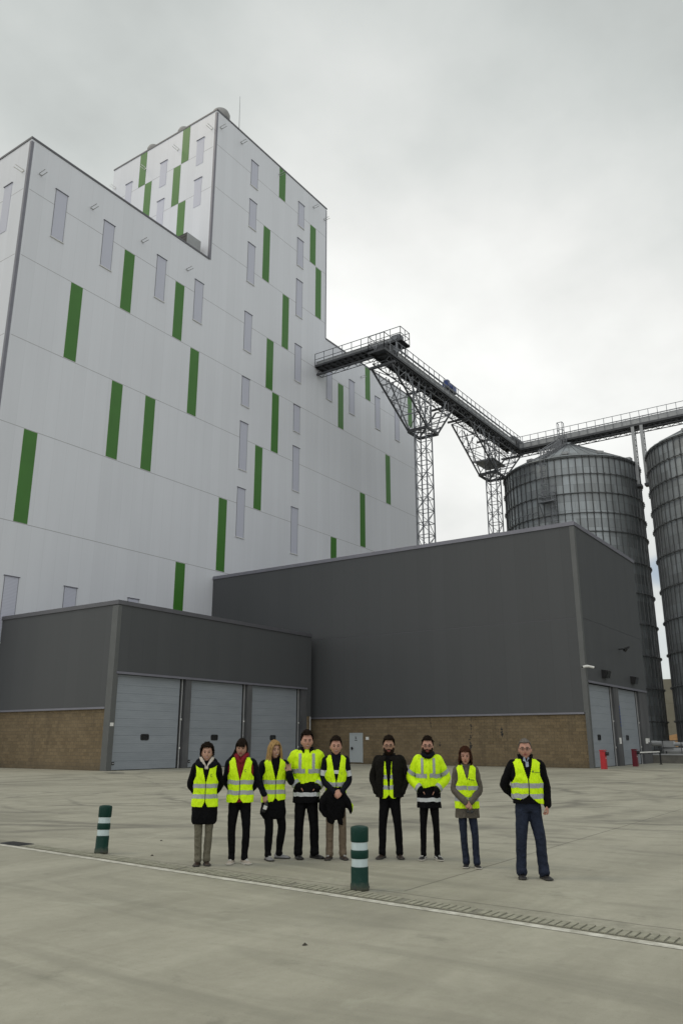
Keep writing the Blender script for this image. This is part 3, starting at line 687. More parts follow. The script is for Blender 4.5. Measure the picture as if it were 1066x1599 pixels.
# bridge two: parallel to the facade (direction +X)
e = empty('conveyor_bridge', (65.3, 39.6, 41.8), 'long dark lattice conveyor bridge carried by two steel towers', 'conveyor bridge', 'high conveyor bridges'); q = P(e)
G2 = Path((65.3, 39.6, 0), (1, 0, 0), (0, 1, 0)); L2 = 37.4
m = MB(); pbox(m, G2, .1, L2, 0.05, 1.95, 42.02, 42.08)
for b_ in (0, 2.0): pbox(m, G2, 0, L2, b_-.06, b_+.06, 41.78, 42.06)
k = 0
while k < L2-.2: pbox(m, G2, k, k+.1, .07, 1.93, 41.8, 42.02); k += 1.25
q.part('deck', m, M['steel_dark'])
m = MB(); pbox(m, G2, 3.2, L2-.3, .25, .95, 42.2, 42.85)
k = 3.2
while k < L2-.5: pbox(m, G2, k, k+.08, .2, 1.0, 42.14, 42.95); k += 1.25
pbox(m, G2, 3.2, L2-.3, .22, .98, 42.85, 42.91); q.part('conveyor_housing', m, M['steel_light'])
m = MB(); pbox(m, G2, 4.2, L2-.5, 1.2, 1.75, 42.9, 43.55)
k = 4.2
while k < L2-.5: pbox(m, G2, k, k+.06, 1.15, 1.8, 42.1, 43.6); k += 2.5
q.part('upper_housing', m, M['steel'])
m = MB(); rail(m, G2, [(0, 0), (L2, 0)], 42.06, 1.78, 1.25); m.bar(G2.p(3, 0, 43.1), G2.p(L2, 0, 43.1), .09); q.part('handrail', m, M['steel'])
m = MB(); rail(m, G2, [(0, 0), (0, 2.0), (L2, 2.0)], 42.06, 1.78, 1.25); q.part('handrail', m, M['steel'])
m = MB(); truss(m, G2, .6, L2-.2, .15, 1.85, 41.72, 40.8, 1.5, .10, .055); q.part('truss', m, M['steel_dark'])
m = MB(); pbox(m, G2, 1.2, 3.3, .4, 1.6, 42.15, 43.0); m.cyl(G2.p(1.7, .2, 42.6), G2.p(1.7, 1.8, 42.6), .42, n=16); q.part('drive_head', m, M['steel_dark'])
for a in (.9, 19.3, 9.0, 14.8, 27.8, 35.9):
    m = MB(); pbox(m, G2, a-.09, a+.09, -.75, 2.5, 40.42, 40.66); q.part('cross_beam', m, M['steel_dark'])
m = MB()
mx_, my_ = 81.3, 40.6
m.cyl((mx_, my_, 44.25), (mx_+1.25, my_, 44.25), .42, n=18); m.box(mx_+.15, mx_+.75, my_-.3, my_+.3, 44.55, 44.85); m.cyl((mx_+1.25, my_, 44.25), (mx_+1.9, my_, 44.25), .5, .46, 18); m.box(mx_+1.3, mx_+2.2, my_-.45, my_+.45, 43.55, 44.35)
mo = q.part('motor', m, M['blue'], smooth=False)
m = MB(); m.box(mx_-.1, mx_+2.3, my_-.5, my_+.5, 43.55, 43.72); q.part('motor_bed', m, M['steel_dark'])

# bridge three over the silos (direction -Y)
e = empty('conveyor_bridge', (102.9, 40.8, 41.6), 'pale conveyor bridge running level over the tops of the two silos', 'conveyor bridge', 'high conveyor bridges'); q = P(e)
G3 = Path((102.0, 40.4, 0), (0, -1, 0), (1, 0, 0)); L3 = 50.
m = MB(); pbox(m, G3, 0, L3, .05, 1.95, 41.86, 41.92)
for b_ in (0, 2.0): pbox(m, G3, 0, L3, b_-.05, b_+.05, 41.62, 41.90)
k = 0
while k < L3: pbox(m, G3, k, k+.08, .06, 1.94, 41.66, 41.86); k += 1.1
q.part('deck', m, M['steel_dark'])
m = MB(); pbox(m, G3, .4, L3, .1, .8, 41.96, 42.6); k = .4
while k < L3: pbox(m, G3, k, k+.05, .07, .83, 41.94, 42.66); k += 2.2
pbox(m, G3, .4, L3, .08, .82, 42.6, 42.64)
pbox(m, G3, .4, L3, 1.0, 1.7, 42.4, 43.05); q.part('conveyor_housing', m, M['steel_light'])
m = MB(); rail(m, G3, [(L3, 0), (0.2, 0)], 41.9, 1.75, 1.15); q.part('handrail', m, M['steel'])
m = MB(); rail(m, G3, [(0.2, 2.0), (L3, 2.0)], 41.9, 1.75, 1.15); q.part('handrail', m, M['steel'])
m = MB(); truss(m, G3, .3, L3, .3, 1.7, 41.6, 41.2, 1.4, .1, .05); q.part('truss', m, M['steel_dark'])
m = MB(); pbox(m, G3, -.9, .8, -.5, 2.0, 42.0, 43.4); pbox(m, G3, -.6, .3, -.3, 1.6, 43.4, 43.9); q.part('transfer_box', m, M['steel_dark'])
m = MB()   # caged ladder down to the silo roof
c0 = G3.p(7.1, -.05, 0)
for s in (-.35, .35):
    m.bar((c0.x, c0.y+s, 41.), (c0.x, c0.y+s, 44.2), .08); m.bar((c0.x-.7, c0.y+s, 42.), (c0.x-.7, c0.y+s, 44.2), .08)
for z in (42.0, 43.1, 44.2):
    m.bar((c0.x, c0.y-.35, z), (c0.x-.7, c0.y-.35, z), .07); m.bar((c0.x-.7, c0.y-.35, z), (c0.x-.7, c0.y+.35, z), .07); m.bar((c0.x-.7, c0.y+.35, z), (c0.x, c0.y+.35, z), .07)
m.bar((c0.x-.6, c0.y+3.2, 40.6), (c0.x, c0.y+.3, 41.7), .16); q.part('ladder_cage', m, M['steel'])
m = MB(); m.bar(G3.p(7.5, 1., 40.9), G3.p(7.5, 1., 41.65), 1.0); q.part('outlet_spout', m, M['steel_dark'])
for dy, zb in ((23.85, 33.6), (22.75, 33.6)):
    e2 = empty('bridge_post', (102.2, dy, zb), 'lattice steel post under the pale bridge, fixed to the %s silo' % ('left' if dy > 23 else 'right'), 'post', 'posts between the two silos'); q_ = P(e2)
    m = MB()
    for sx, sy in ((0, 0), (.7, 0), (0, .32), (.7, .32)): m.bar((102.0+sx, dy-.16+sy, 3 if dy < 0 else zb), (102.0+sx, dy-.16+sy, 41.6), .09)
    m.box(101.95, 101.98, dy-.2, dy+.2, zb, 41.6)
    q_.part('chords', m, M['steel_light'])
    m = MB(); z = zb; k = 0
    while z < 41.2:
        for sy in (-.16, .16): m.bar((102.0 + (.7 if k % 2 else 0), dy+sy, z), (102.0+(0 if k % 2 else .7), dy+sy, z+.4), .06)
        z += .4; k += 1
    m.box(101.9, 102.9, dy-.35, dy+.35, zb-.3, zb); q_.part('bracing', m, M['steel_dark'])

# ------------------------------------------------------------------ lattice towers
def tower(x0, y0, s, zr, rx, lfeet, rfeet, lab):
    e = empty('lattice_tower', (x0+s/2, y0+s/2, 0), lab, 'steel tower', 'steel lattice towers carrying the conveyor'); q = P(e)
    C4_ = [(x0, y0), (x0+s, y0), (x0+s, y0+s), (x0, y0+s)]
    for i, (x, y) in enumerate(C4_):
        m = MB(); m.bar((x, y, 0), (x, y, 41.), .12); q.part('leg', m, M['steel'])
    for fi in range(4):
        a, b_ = C4_[fi], C4_[(fi+1) % 4]; m = MB(); z = .6; k = fi
        while z < 40.6:
            m.bar((*a, z), (*b_, z), .065)
            p, p2 = (a, b_) if k % 2 else (b_, a)
            m.bar((*p, z), (*p2, z+1.43), .055)
            z += 1.43; k += 1
        q.part('bracing', m, M['steel'])
    # ring platform
    ya, yb = y0-.45, y0+s+.55; xa, xb = rx
    m = MB()
    for y in (ya, yb): m.bar((xa, y, zr), (xb, y, zr), .18, .34)
    for x in (xa, xb): m.bar((x, ya, zr), (x, yb, zr), .18, .34)
    m.bar((xa, ya, zr-.0), (xb, yb, zr), .1); m.bar((xa, yb, zr), (xb, ya, zr), .1)
    q.part('ring_beam', m, M['steel_dark'])
    for y in (ya, yb):
        for side, xr, feet in ((0, xa, lfeet), (1, xb, rfeet)):
            xt, zt = feet
            m = MB(); m.bar((xr, y, zr+.1), (xt, y, zt), .16); q.part('strut', m, M['steel_dark'])
            m = MB(); xc = x0 if side == 0 else x0+s
            n = 5 if side == 0 else 3
            for i in range(1 if side == 0 else 2, n):
                f_ = i/n; xm = xr+(xt-xr)*f_; zm = zr+(zt-zr)*f_
                m.bar((xm, y, zm), (xm, y, 40.75), .07)
                xp = xr+(xt-xr)*(f_-1/n); m.bar((xp, y, 40.75), (xm, y, zm), .055)
                m.bar((xc, y, zm+.5), (xm, y, zm), .045)
            m.bar((xc, y, zr), (xr+(xt-xr)*.55, y, 40.7), .12)
            q.part('web', m, M['steel'])
    for side, xr, feet in ((0, xa, lfeet), (1, xb, rfeet)):
        xt, zt = feet; m = MB(); n = 4
        for i in range(n+1):
            f_ = i/n; m.bar((xr+(xt-xr)*f_, ya, zr+(zt-zr)*f_), (xr+(xt-xr)*f_, yb, zr+(zt-zr)*f_), .10)
            if i < n:
                f2 = (i+1)/n; p, p2 = (ya, yb) if i % 2 else (yb, ya); m.bar((xr+(xt-xr)*f_, p, zr+(zt-zr)*f_), (xr+(xt-xr)*f2, p2, zr+(zt-zr)*f2), .07)
        q.part('strut_bracing', m, M['steel'])
    return q
tower(74.45, 39.85, 1.45, 35.75, (73.9, 76.6), (66.35, 40.45), (80.9, 40.5), 'left lattice tower rising beside the edge of the white facade')
q = tower(93.7, 39.85, 1.45, 35.75, (92.7, 95.9), (85.2, 40.45), (101.6, 40.5), 'right lattice tower standing just left of the nearer silo')
m = MB(); m.box(91.6, 95.8, 39.2, 42.1, 37.3, 37.38)
for y in (39.2, 42.1): m.bar((91.6, y, 38.4), (95.8, y, 38.4), .06)
q.part('platform', m, M['steel'])

# ------------------------------------------------------------------ far wall, earth, pit, barriers
t = NT('precast_wall'); p_ = t.sep(t.pos())
jz = t.math('FRACT', t.math('DIVIDE', p_[2], 4.0)); jm = t.rng(jz, 0, .03, .6, 1.0)
c_ = t.mix(t.rng(t.noise(.4, 5, .6, t.pos()), .3, .7), (.24, .235, .19), (.32, .315, .26))
M['farwall'] = t.fin(t.mix(t.math('SUBTRACT', 1.0, jm), c_, (.1, .1, .08)), .9)
m = MB(); m.box(150, 150.6, -30, 90, 0, 12.2)
for k in range(12): m.box(149.7, 149.999, -30+k*10, -29.5+k*10, 0, 12.2)
tag(m.build('boundary_wall', M['farwall'], off=(150, 0, 0)), 'tall pale concrete wall seen in the gap between the silos', 'wall')
M['earth'] = simple('bare_earth', (.30, .17, .07), .95, 0, .35, .6, bump=.5)
m = MB(); nx, ny = 40, 24; vs = []
for i in range(nx):
    for j in range(ny):
        x = 128+j*.8; y = 8+i*1.0; f_ = math.sin(math.pi*min(1, max(0, (j)/(ny-1)))); g_ = math.sin(math.pi*i/(nx-1))
        vs.append((x, y, -.1+4.2*f_*g_**.5*(.7+.4*noise.noise((x*.2, y*.2, 0)))+.3*noise.noise((x, y, 3))))
m.add(vs, [(i*ny+j, i*ny+j+1, (i+1)*ny+j+1, (i+1)*ny+j) for i in range(nx-1) for j in range(ny-1)])
tag(m.build('earth_mound', M['earth'], smooth=True), kind='structure')

M['conc_wall'] = simple('stained_concrete', (.15, .145, .13), .85, 0, .25, 2.)
e = empty('loading_plinth', (68.4, 15.6, 0), 'low dark concrete plinth beside the warehouse corner below the silos', 'plinth'); q = P(e)
m = MB(); m.box(68.45, 69.0, 4., 17.6, 0, .62); m.box(69.0, 88, 17.2, 17.6, 0, .62); q.part('wall', m, M['conc_wall'])
m = MB(); m.box(68.40, 69.05, 3.95, 17.65, .62, .72); q.part('coping', m, M['pale'])
m = MB()
for k in range(10): m.bar((69.6, 4.+k*1.4, 0), (69.6, 4.+k*1.4, 1.75), .05)
m.bar((69.6, 4, 1.72), (69.6, 17, 1.72), .05); m.bar((69.6, 4, 1.2), (69.6, 17, 1.2), .05); q.part('handrail', m, M['steel_dark'])
e = empty('screw_conveyor', (70.5, 15.4, .7), 'small pale motor and grey pipe of a screw conveyor behind the plinth', 'conveyor motor'); q = P(e)
m = MB(); m.cyl((70.9, 16.9, .95), (70.9, 7.0, .6), .33, n=18); q.part('pipe', m, M['pale'], smooth=False)
m = MB(); m.box(70.5, 71.2, 16.0, 16.9, 1.15, 1.75); m.cyl((70.8, 16.9, 1.5), (70.8, 18.1, 1.5), .22, n=14); m.cyl((70.8, 15.3, 1.45), (70.8, 16.0, 1.45), .15, n=12); q.part('motor', m, M['pale'])
m = MB()
for y in (16.6, 15.2, 12., 9.): m.bar((70.6, y, 0), (70.6, y, .9), .1); m.bar((71.2, y, 0), (71.2, y, .9), .1)
q.part('stand', m, M['steel_dark'])

def barrier(x, y, lab, mat, arm):
    e = empty('barrier_post', (x, y, 0), lab, 'barrier'); q = P(e)
    m = MB(); w = .16
    m.add([(x-w, y-w, 0), (x+w, y-w, 0), (x+w, y+w, 0), (x-w, y+w, 0), (x-w, y-w, 1.05), (x+w, y-w, 1.05), (x+w, y+w, 1.12), (x-w, y+w, 1.12)],
          [(0, 3, 2, 1), (4, 5, 6, 7), (0, 1, 5, 4), (1, 2, 6, 5), (2, 3, 7, 6), (3, 0, 4, 7)])
    q.part('cabinet', m, mat)
    m = MB(); m.box(x-w-.02, x+w+.02, y-w-.02, y+w+.02, 1.10, 1.16); q.part('lid', m, mat)
    m = MB(); m.cyl((x, y-w-.01, .92), (x, y-w-.16, .92), .11, n=14); m.box(x+w-.02, x+w+.12, y-w-.13, y-w, .82, 1.02); q.part('hub', m, M['black'])
    m = MB(); m.cyl((x-.02, y-w-.012, .66), (x-.02, y-w, .66), .04, n=10); q.part('lock', m, M['white_paint'])
    if arm:
        m = MB(); a = x+w+.12; L = 5.6; k = 0
        while k < 14:
            m.box(a+k*L/14, a+(k+1)*L/14, y-w-.10, y-w-.05, .88, .97, 0); k += 1
        for k in range(14): m.box(a+k*L/14+.03, a+k*L/14+.2, y-w-.09, y-w-.06, .80, .88, 1)
        q.part('boom', m, [M['white_paint'], M['black']])
barrier(52.35, 16.15, 'bright red barrier cabinet without a boom in front of the first warehouse door', M['red'], False)
barrier(58.95, 16.0, 'dark red barrier cabinet holding a white boom in front of the second warehouse door', M['darkred'], True)
e = empty('boom_rest', (64.9, 15.75, 0), 'thin black forked post holding up the end of the white boom', 'post'); q = P(e)
m = MB(); m.bar((64.9, 15.75, 0), (64.9, 15.75, .84), .09); m.bar((64.9, 15.66, .84), (64.9, 15.66, 1.0), .03); m.bar((64.9, 15.84, .84), (64.9, 15.84, 1.0), .03); m.box(64.8, 65.0, 15.65, 15.85, 0, .03); q.part('post', m, M['black'])

# ------------------------------------------------------------------ delineator bollards
M['bollard'] = simple('dark_green_plastic', (.002, .034, .025), .5, 0, .15, 5, spec=.2, bump=.1)
t = NT('scuffed_green_plastic'); p_ = t.sep(t.obj()); sc_ = t.noise(9, 6, .75, t.scale(t.obj(), (1, 1, 2.5)))
c_ = t.mix(t.rng(sc_, .58, .68, 0, .55), (.002, .034, .025), (.05, .085, .07))
zz_ = t.math('ADD', p_[2], t.math('MULTIPLY', t.math('SUBTRACT', t.noise(14, 4, .7), .5), .12))
c_ = t.mix(t.rng(zz_, .0, .10, .75, 0), c_, (.12, .115, .09)); t.bump(sc_, .2, .01)
M['bollard'] = t.fin(c_, .5, 0, .25)
M['reflect_w'] = simple('white_reflective_sleeve', (.50, .60, .62), .35, 0, .08, 10)
def bollard(x, y, s, lean, lab):
    e = empty('bollard', (x, y, 0), lab, 'bollard', 'green bollards with two white bands')
    m = MB(); R0 = .104*s
    m.lathe([(R0*1.07, 0), (R0*1.08, .03), (R0*1.06, .07), (R0*1.0, .085), (R0*1.0, .25), (R0*.98, .26)], (0, 0, 0), 36); m.build('base', M['bollard'], e, True)
    for k in range(3):
        a = 2.1*k+.9; m = MB(); m.cyl((R0*1.02*math.cos(a), R0*1.02*math.sin(a), .035), (R0*1.13*math.cos(a), R0*1.13*math.sin(a), .035), .012, n=6); m.build('bolt', M['steel_dark'], e)
    m = MB(); m.lathe([(R0*.93, .262), (R0*.93, .352)], (0, 0, 0), 36, cap=False); m.build('reflective_band', M['reflect_w'], e, True)
    m = MB(); m.lathe([(R0*.97, .352), (R0*1.02, .362), (R0*1.03, .43), (R0*.99, .447)], (0, 0, 0), 36); m.build('collar', M['bollard'], e, True)
    m = MB(); m.lathe([(R0*.93, .447), (R0*.93, .535)], (0, 0, 0), 36, cap=False); m.build('reflective_band', M['reflect_w'], e, True)
    m = MB(); m.lathe([(R0*.98, .535), (R0*1.03, .55), (R0*1.04, .66), (R0*1.03, .69), (R0*.93, .705), (R0*.5, .716), (.001, .718)], (0, 0, 0), 36); m.build('cap', M['bollard'], e, True)
    e.rotation_euler = lean; e.scale = (1, 1, 1)
    return e
bollard(8.57, 5.66, 1.0, (0, 0, .2), 'upright green bollard in front of the man holding a black coat')
bollard(8.91, 10.74, .95, (R(2.2), R(3.0), 1.1), 'leaning green bollard on its own at the left of the yard')

# small pebbles and leaves on the slab
M['debris'] = simple('debris', (.05, .045, .035), .9, 0, .3, 20)
for k, (x, y) in enumerate(((9.2, 9.9), (6.1, 4.6), (4.9, 2.35), (10.6, 11.2), (13.2, 6.4))):
    m = MB(); rs = random.Random(k)
    v = [(x+.028*math.cos(a)*(.7+.5*rs.random()), y+.028*math.sin(a)*(.7+.5*rs.random()), .001) for a in np.linspace(0, 2*math.pi, 7)[:-1]] + [(x, y, .022)]
    m.add(v, [(i, (i+1) % 6, 6) for i in range(6)]); 
    tag(m.build('pebble', M['debris'], off=(x, y, 0)), ['dark pebble behind the woman in grey trousers near the left bollard', 'dark pebble on the slab left of the drain line in the foreground', 'dark pebble nearest the camera on the bare foreground slab', 'dark pebble on the slab beyond the left bollard', 'dark pebble behind the men on the right'][k], 'pebble', 'pebbles on the slab')
#PEOPLE

# ====================================================================== people
def catmull(pts, n):
    """smooth resample of a list of (x, y, z, ra, rb) rows"""
    P_ = np.array(pts, float); k = len(P_); out = []
    for i in range(k-1):
        p0 = P_[max(i-1, 0)]; p1 = P_[i]; p2 = P_[i+1]; p3 = P_[min(i+2, k-1)]
        for j in range(n):
            t_ = j/n
            out.append(.5*((2*p1)+(-p0+p2)*t_+(2*p0-5*p1+4*p2-p3)*t_*t_+(-p0+3*p1-3*p2+p3)*t_**3))
    out.append(P_[-1]); return np.array(out)
def limb(m, pts, n=14, sub=5, ref=(0, 1, 0), mi=0, wr=0., seed=0, cap=True, mifn=None):
    """tapered tube with rounded ends; pts rows (x, y, z, ra, rb): ra across, rb along ref"""
    Q = catmull([tuple(p) if len(p) == 5 else tuple(p)+(p[3],) for p in pts], sub)
    c = Q[:, :3]; ra = Q[:, 3]; rb = Q[:, 4]; K = len(c)
    d = np.gradient(c, axis=0); d /= np.linalg.norm(d, axis=1)[:, None]+1e-9
    rings = []; rows = []
    if cap:
        for f_, s_ in ((.0, .35), (.35, .75), (.75, .96)):
            rows.append((c[0]-d[0]*ra[0]*(1-f_)*.9, ra[0]*s_, rb[0]*s_, d[0]))
    for i in range(K): rows.append((c[i], ra[i], rb[i], d[i]))
    if cap:
        for f_, s_ in ((.25, .96), (.65, .75), (1., .35)):
            rows.append((c[-1]+d[-1]*ra[-1]*f_*.9, ra[-1]*s_, rb[-1]*s_, d[-1]))
    rf = np.array(ref, float); vs = []
    for k, (cc_, a, b_, dd) in enumerate(rows):
        u = np.cross(dd, rf); nu = np.linalg.norm(u)
        if nu < .15: u = np.cross(dd, np.array((1., 0, 0))); nu = np.linalg.norm(u)
        u /= nu; v = np.cross(u, dd)
        for i in range(n):
            an = 2*math.pi*i/n; p = cc_+u*math.cos(an)*a+v*math.sin(an)*b_
            if wr:
                w = noise.noise((p[0]*9+seed, p[1]*9, p[2]*16))+.6*noise.noise((p[0]*22, p[1]*22+seed, p[2]*34)); p = p+(u*math.cos(an)+v*math.sin(an))*w*wr
            vs.append(tuple(p))
    L = len(rows); o = len(m.v); m.v += vs
    for k in range(L-1):
        mm = mi if mifn is None else mifn(k/(L-1))
        for i in range(n):
            m.f.append((o+k*n+i, o+k*n+(i+1) % n, o+(k+1)*n+(i+1) % n, o+(k+1)*n+i)); m.m.append(mm)
    m.f.append(tuple(o+i for i in range(n-1, -1, -1))); m.m.append(mi)
    m.f.append(tuple(o+(L-1)*n+i for i in range(n))); m.m.append(mi if mifn is None else mifn(1.))
    return m
def ell(m, c, r, n=16, k=12, mi=0, fn=None):
    vs = []; fs = []
    for j in range(1, k):
        ph = math.pi*j/k
        for i in range(n):
            th = 2*math.pi*i/n; p = Vector((math.sin(ph)*math.cos(th), math.sin(ph)*math.sin(th), math.cos(ph)))
            q_ = Vector((p.x*r[0], p.y*r[1], p.z*r[2]))
            if fn: q_ = fn(p, q_)
            vs.append(Vector(c)+q_)
    t_, b_ = Vector((0, 0, 1)), Vector((0, 0, -1))
    tq, bq = Vector((0, 0, r[2])), Vector((0, 0, -r[2]))
    if fn: tq, bq = fn(t_, tq), fn(b_, bq)
    vs += [Vector(c)+tq, Vector(c)+bq]; T_, B_ = (k-1)*n, (k-1)*n+1
    for j in range(k-2):
        for i in range(n): fs.append((j*n+i, (j+1)*n+i, (j+1)*n+(i+1) % n, j*n+(i+1) % n))
    for i in range(n): fs.append((T_, i, (i+1) % n)); fs.append((B_, (k-2)*n+(i+1) % n, (k-2)*n+i))
    return m.add(vs, fs, mi)
def remesh(o, vox, dec=None, smooth=4):
    md = o.modifiers.new('r', 'REMESH'); md.mode = 'VOXEL'; md.voxel_size = vox; md.use_smooth_shade = True
    if smooth: s_ = o.modifiers.new('s', 'SMOOTH'); s_.iterations = smooth; s_.factor = .5
    if dec: d_ = o.modifiers.new('d', 'DECIMATE'); d_.ratio = dec
    dg = bpy.context.evaluated_depsgraph_get(); me = bpy.data.meshes.new_from_object(o.evaluated_get(dg))
    old = o.data; mats = list(old.materials); o.modifiers.clear(); o.data = me; me.name = o.name
    me.materials.clear()
    for x in mats: me.materials.append(x)
    bpy.data.meshes.remove(old)
    me.polygons.foreach_set('use_smooth', [True]*len(me.polygons)); return o

def fabric(name, col, rough=.85, var=.12, sheen=0., spec=.25, fold=.6):
    t = NT(name); f = t.noise(14, 4, .6); g = t.noise(160, 2, .5)
    a = tuple(c*(1-var) for c in col); b = tuple(min(1, c*(1+var)) for c in col)
    cr = t.noise(7, 3, .5, t.obj(), 1.2)
    t.bump(t.math('ADD', t.math('MULTIPLY', cr, 2.2), t.math('ADD', f, t.math('MULTIPLY', g, .2))), fold, .03)
    if sheen: t.b.inputs['Sheen Weight'].default_value = sheen
    return t.fin(t.mix(t.rng(f, .3, .7), a, b), rough, 0., spec)
HV = fabric('hi_vis_yellow', (.66, .97, .006), .6, .03, fold=.38)
RF = fabric('reflective_grey', (.36, .38, .40), .4, .08, fold=.2)
RFW = fabric('reflective_white', (.56, .58, .60), .4, .08, fold=.2)
BLK = fabric('black_cloth', (.005, .005, .006), .95, spec=.12)
NAVY = fabric('navy_cloth', (.006, .007, .012), .92, spec=.15)
DGREY = fabric('dark_wool', (.010, .009, .008), .95, spec=.12)
REDC = fabric('red_hoodie', (.20, .012, .02), .85)
CREAM = fabric('cream_fleece', (.52, .48, .42), .95)
GTROU = fabric('grey_trousers', (.145, .135, .10), .9)
KHAKI = fabric('khaki_trousers', (.155, .12, .085), .9)
JEANS = fabric('blue_jeans', (.015, .021, .040), .85, .25)
TAUPE = fabric('taupe_padded_coat', (.10, .088, .072), .75)
SHIRT = fabric('pale_shirt', (.35, .40, .50), .8)
LOGO = simple('vest_print', (.03, .06, .03), .7)
SOLE_W = simple('white_sole', (.55, .53, .48), .7); SOLE_D = simple('dark_sole', (.05, .048, .045), .8)
SH_BLK = simple('black_shoe', (.012, .011, .011), .5); SH_BRN = simple('brown_shoe', (.03, .018, .012), .5)
SH_BEI = simple('beige_shoe', (.42, .37, .31), .7); SH_GRY = simple('grey_shoe', (.22, .22, .23), .7); LACE = simple('white_lace', (.6, .6, .58), .8)
def skin_mat(name, c, flush=(.42, .15, .11)):
    t = NT(name); f = t.noise(30, 4, .6)
    t.b.inputs['Subsurface Weight'].default_value = .08; t.b.inputs['Subsurface Radius'].default_value = (.01, .004, .002)
    return t.fin(t.mix(t.rng(f, .3, .7), tuple(x*.9 for x in c), c), .55, 0, .35)
SK1 = skin_mat('skin_fair', (.50, .30, .22)); SK2 = skin_mat('skin_tan', (.42, .24, .17)); SK3 = skin_mat('skin_ruddy', (.50, .27, .20))
LIPS = simple('lips', (.25, .06, .05), .5); TEETH = simple('teeth', (.6, .57, .5), .4); EYEW = simple('eye_white_shaded', (.16, .12, .10), .5); IRIS = simple('iris', (.012, .008, .005), .2)  # eye white is darkened: the shade of the sockets is put into its colour
def hairm(name, c):
    t = NT(name); f = t.noise(1., 6, .7, t.scale(t.obj(), (70, 70, 12)))
    t.bump(f, .8, .01); return t.fin(t.mix(t.rng(f, .3, .7), tuple(x*.55 for x in c), tuple(x*1.35 for x in c)), .8, 0, .08)
H_DARK = hairm('dark_brown_hair', (.014, .009, .006)); H_BROWN = hairm('auburn_hair', (.045, .018, .010)); H_BLOND = hairm('blond_hair', (.36, .23, .10)); H_GREY = hairm('grey_hair', (.15, .135, .12))
BEARD = hairm('dark_beard', (.02, .012, .008))

def torso_fn(spec):
    A = np.array(spec, float); zs = A[:, 0]
    def f(z):
        i = int(np.clip(np.searchsorted(zs, z)-1, 0, len(zs)-2)); t_ = (z-zs[i])/(zs[i+1]-zs[i]); t_ = min(1, max(0, t_))
        def H(j):
            y0, y1 = A[i, j], A[i+1, j]
            m0 = (A[i+1, j]-A[max(i-1, 0), j])/(zs[i+1]-zs[max(i-1, 0)]); m1 = (A[min(i+2, len(A)-1), j]-A[i, j])/(zs[min(i+2, len(A)-1)]-zs[i]); h = zs[i+1]-zs[i]
            return (2*t_**3-3*t_**2+1)*y0+(t_**3-2*t_**2+t_)*h*m0+(-2*t_**3+3*t_**2)*y1+(t_**3-t_**2)*h*m1
        return [H(j) for j in range(1, 5)]
    return f
def shell(name, spec, z0, z1, mats, parent, off=0., keep=None, mid=None, nt_=120, nz=None, wr=.006, seed=0, thick=0.):
    """surface round the torso: keep(x, y, z) says where there is cloth, mid(x, y, z) gives the material slot"""
    f = torso_fn(spec); nz = nz or max(6, int((z1-z0)/.0065)); vs = []
    e_ = 2/2.5
    for k in range(nz+1):
        z = z0+(z1-z0)*k/nz; cx, cy, rx, ry = f(z)
        for i in range(nt_):
            a = 2*math.pi*i/nt_; ca, sa = math.cos(a), math.sin(a)
            ux = math.copysign(abs(ca)**e_, ca); uy = math.copysign(abs(sa)**e_, sa)
            w = wr*(noise.noise((ca*1.6+seed, sa*1.6, z*9))+.7*noise.noise((ca*5, sa*5+seed, z*14+ca*4))+.55*(1-2*abs(noise.noise((ca*4+z*6, sa*4+seed*2, z*7-ca*9)))))
            r_ = off+w
            vs.append((cx+ux*(rx+r_), cy+uy*(ry+r_), z+.006*noise.noise((ca*2, sa*2+seed, 1)) if 0 < k < nz else z+.012*noise.noise((ca*2.2, sa*2.2, seed))))
    fs = []; ms = []; used = {}
    for k in range(nz):
        for i in range(nt_):
            q_ = (k*nt_+i, k*nt_+(i+1) % nt_, (k+1)*nt_+(i+1) % nt_, (k+1)*nt_+i)
            c = [sum(vs[j][n_] for j in q_)/4 for n_ in range(3)]
            if keep and not keep(*c): continue
            fs.append(q_); ms.append(mid(*c) if mid else 0)
    m = MB(); idx = {}
    for q_ in fs:
        for j in q_:
            if j not in idx: idx[j] = len(m.v); m.v.append(vs[j])
    m.f = [tuple(idx[j] for j in q_) for q_ in fs]; m.m = ms
    if not m.f: return None
    o = m.build(name, mats, parent, True)
    if thick: md = o.modifiers.new('thickness', 'SOLIDIFY'); md.thickness = thick; md.offset = -1; md.use_rim = True
    return o
def capped(spec, z0, z1, m, off=0., n=28, nz=16, mi=0):
    f = torso_fn(spec); vs = []
    for k in range(nz+1):
        z = z0+(z1-z0)*k/nz; cx, cy, rx, ry = f(z)
        for i in range(n):
            a = 2*math.pi*i/n; ca, sa = math.cos(a), math.sin(a)
            vs.append((cx+math.copysign(abs(ca)**.8, ca)*(rx+off), cy+math.copysign(abs(sa)**.8, sa)*(ry+off), z))
    fs = [(k*n+i, k*n+(i+1) % n, (k+1)*n+(i+1) % n, (k+1)*n+i) for k in range(nz) for i in range(n)]+[tuple(range(n-1, -1, -1)), tuple(nz*n+i for i in range(n))]
    return m.add(vs, fs, mi)

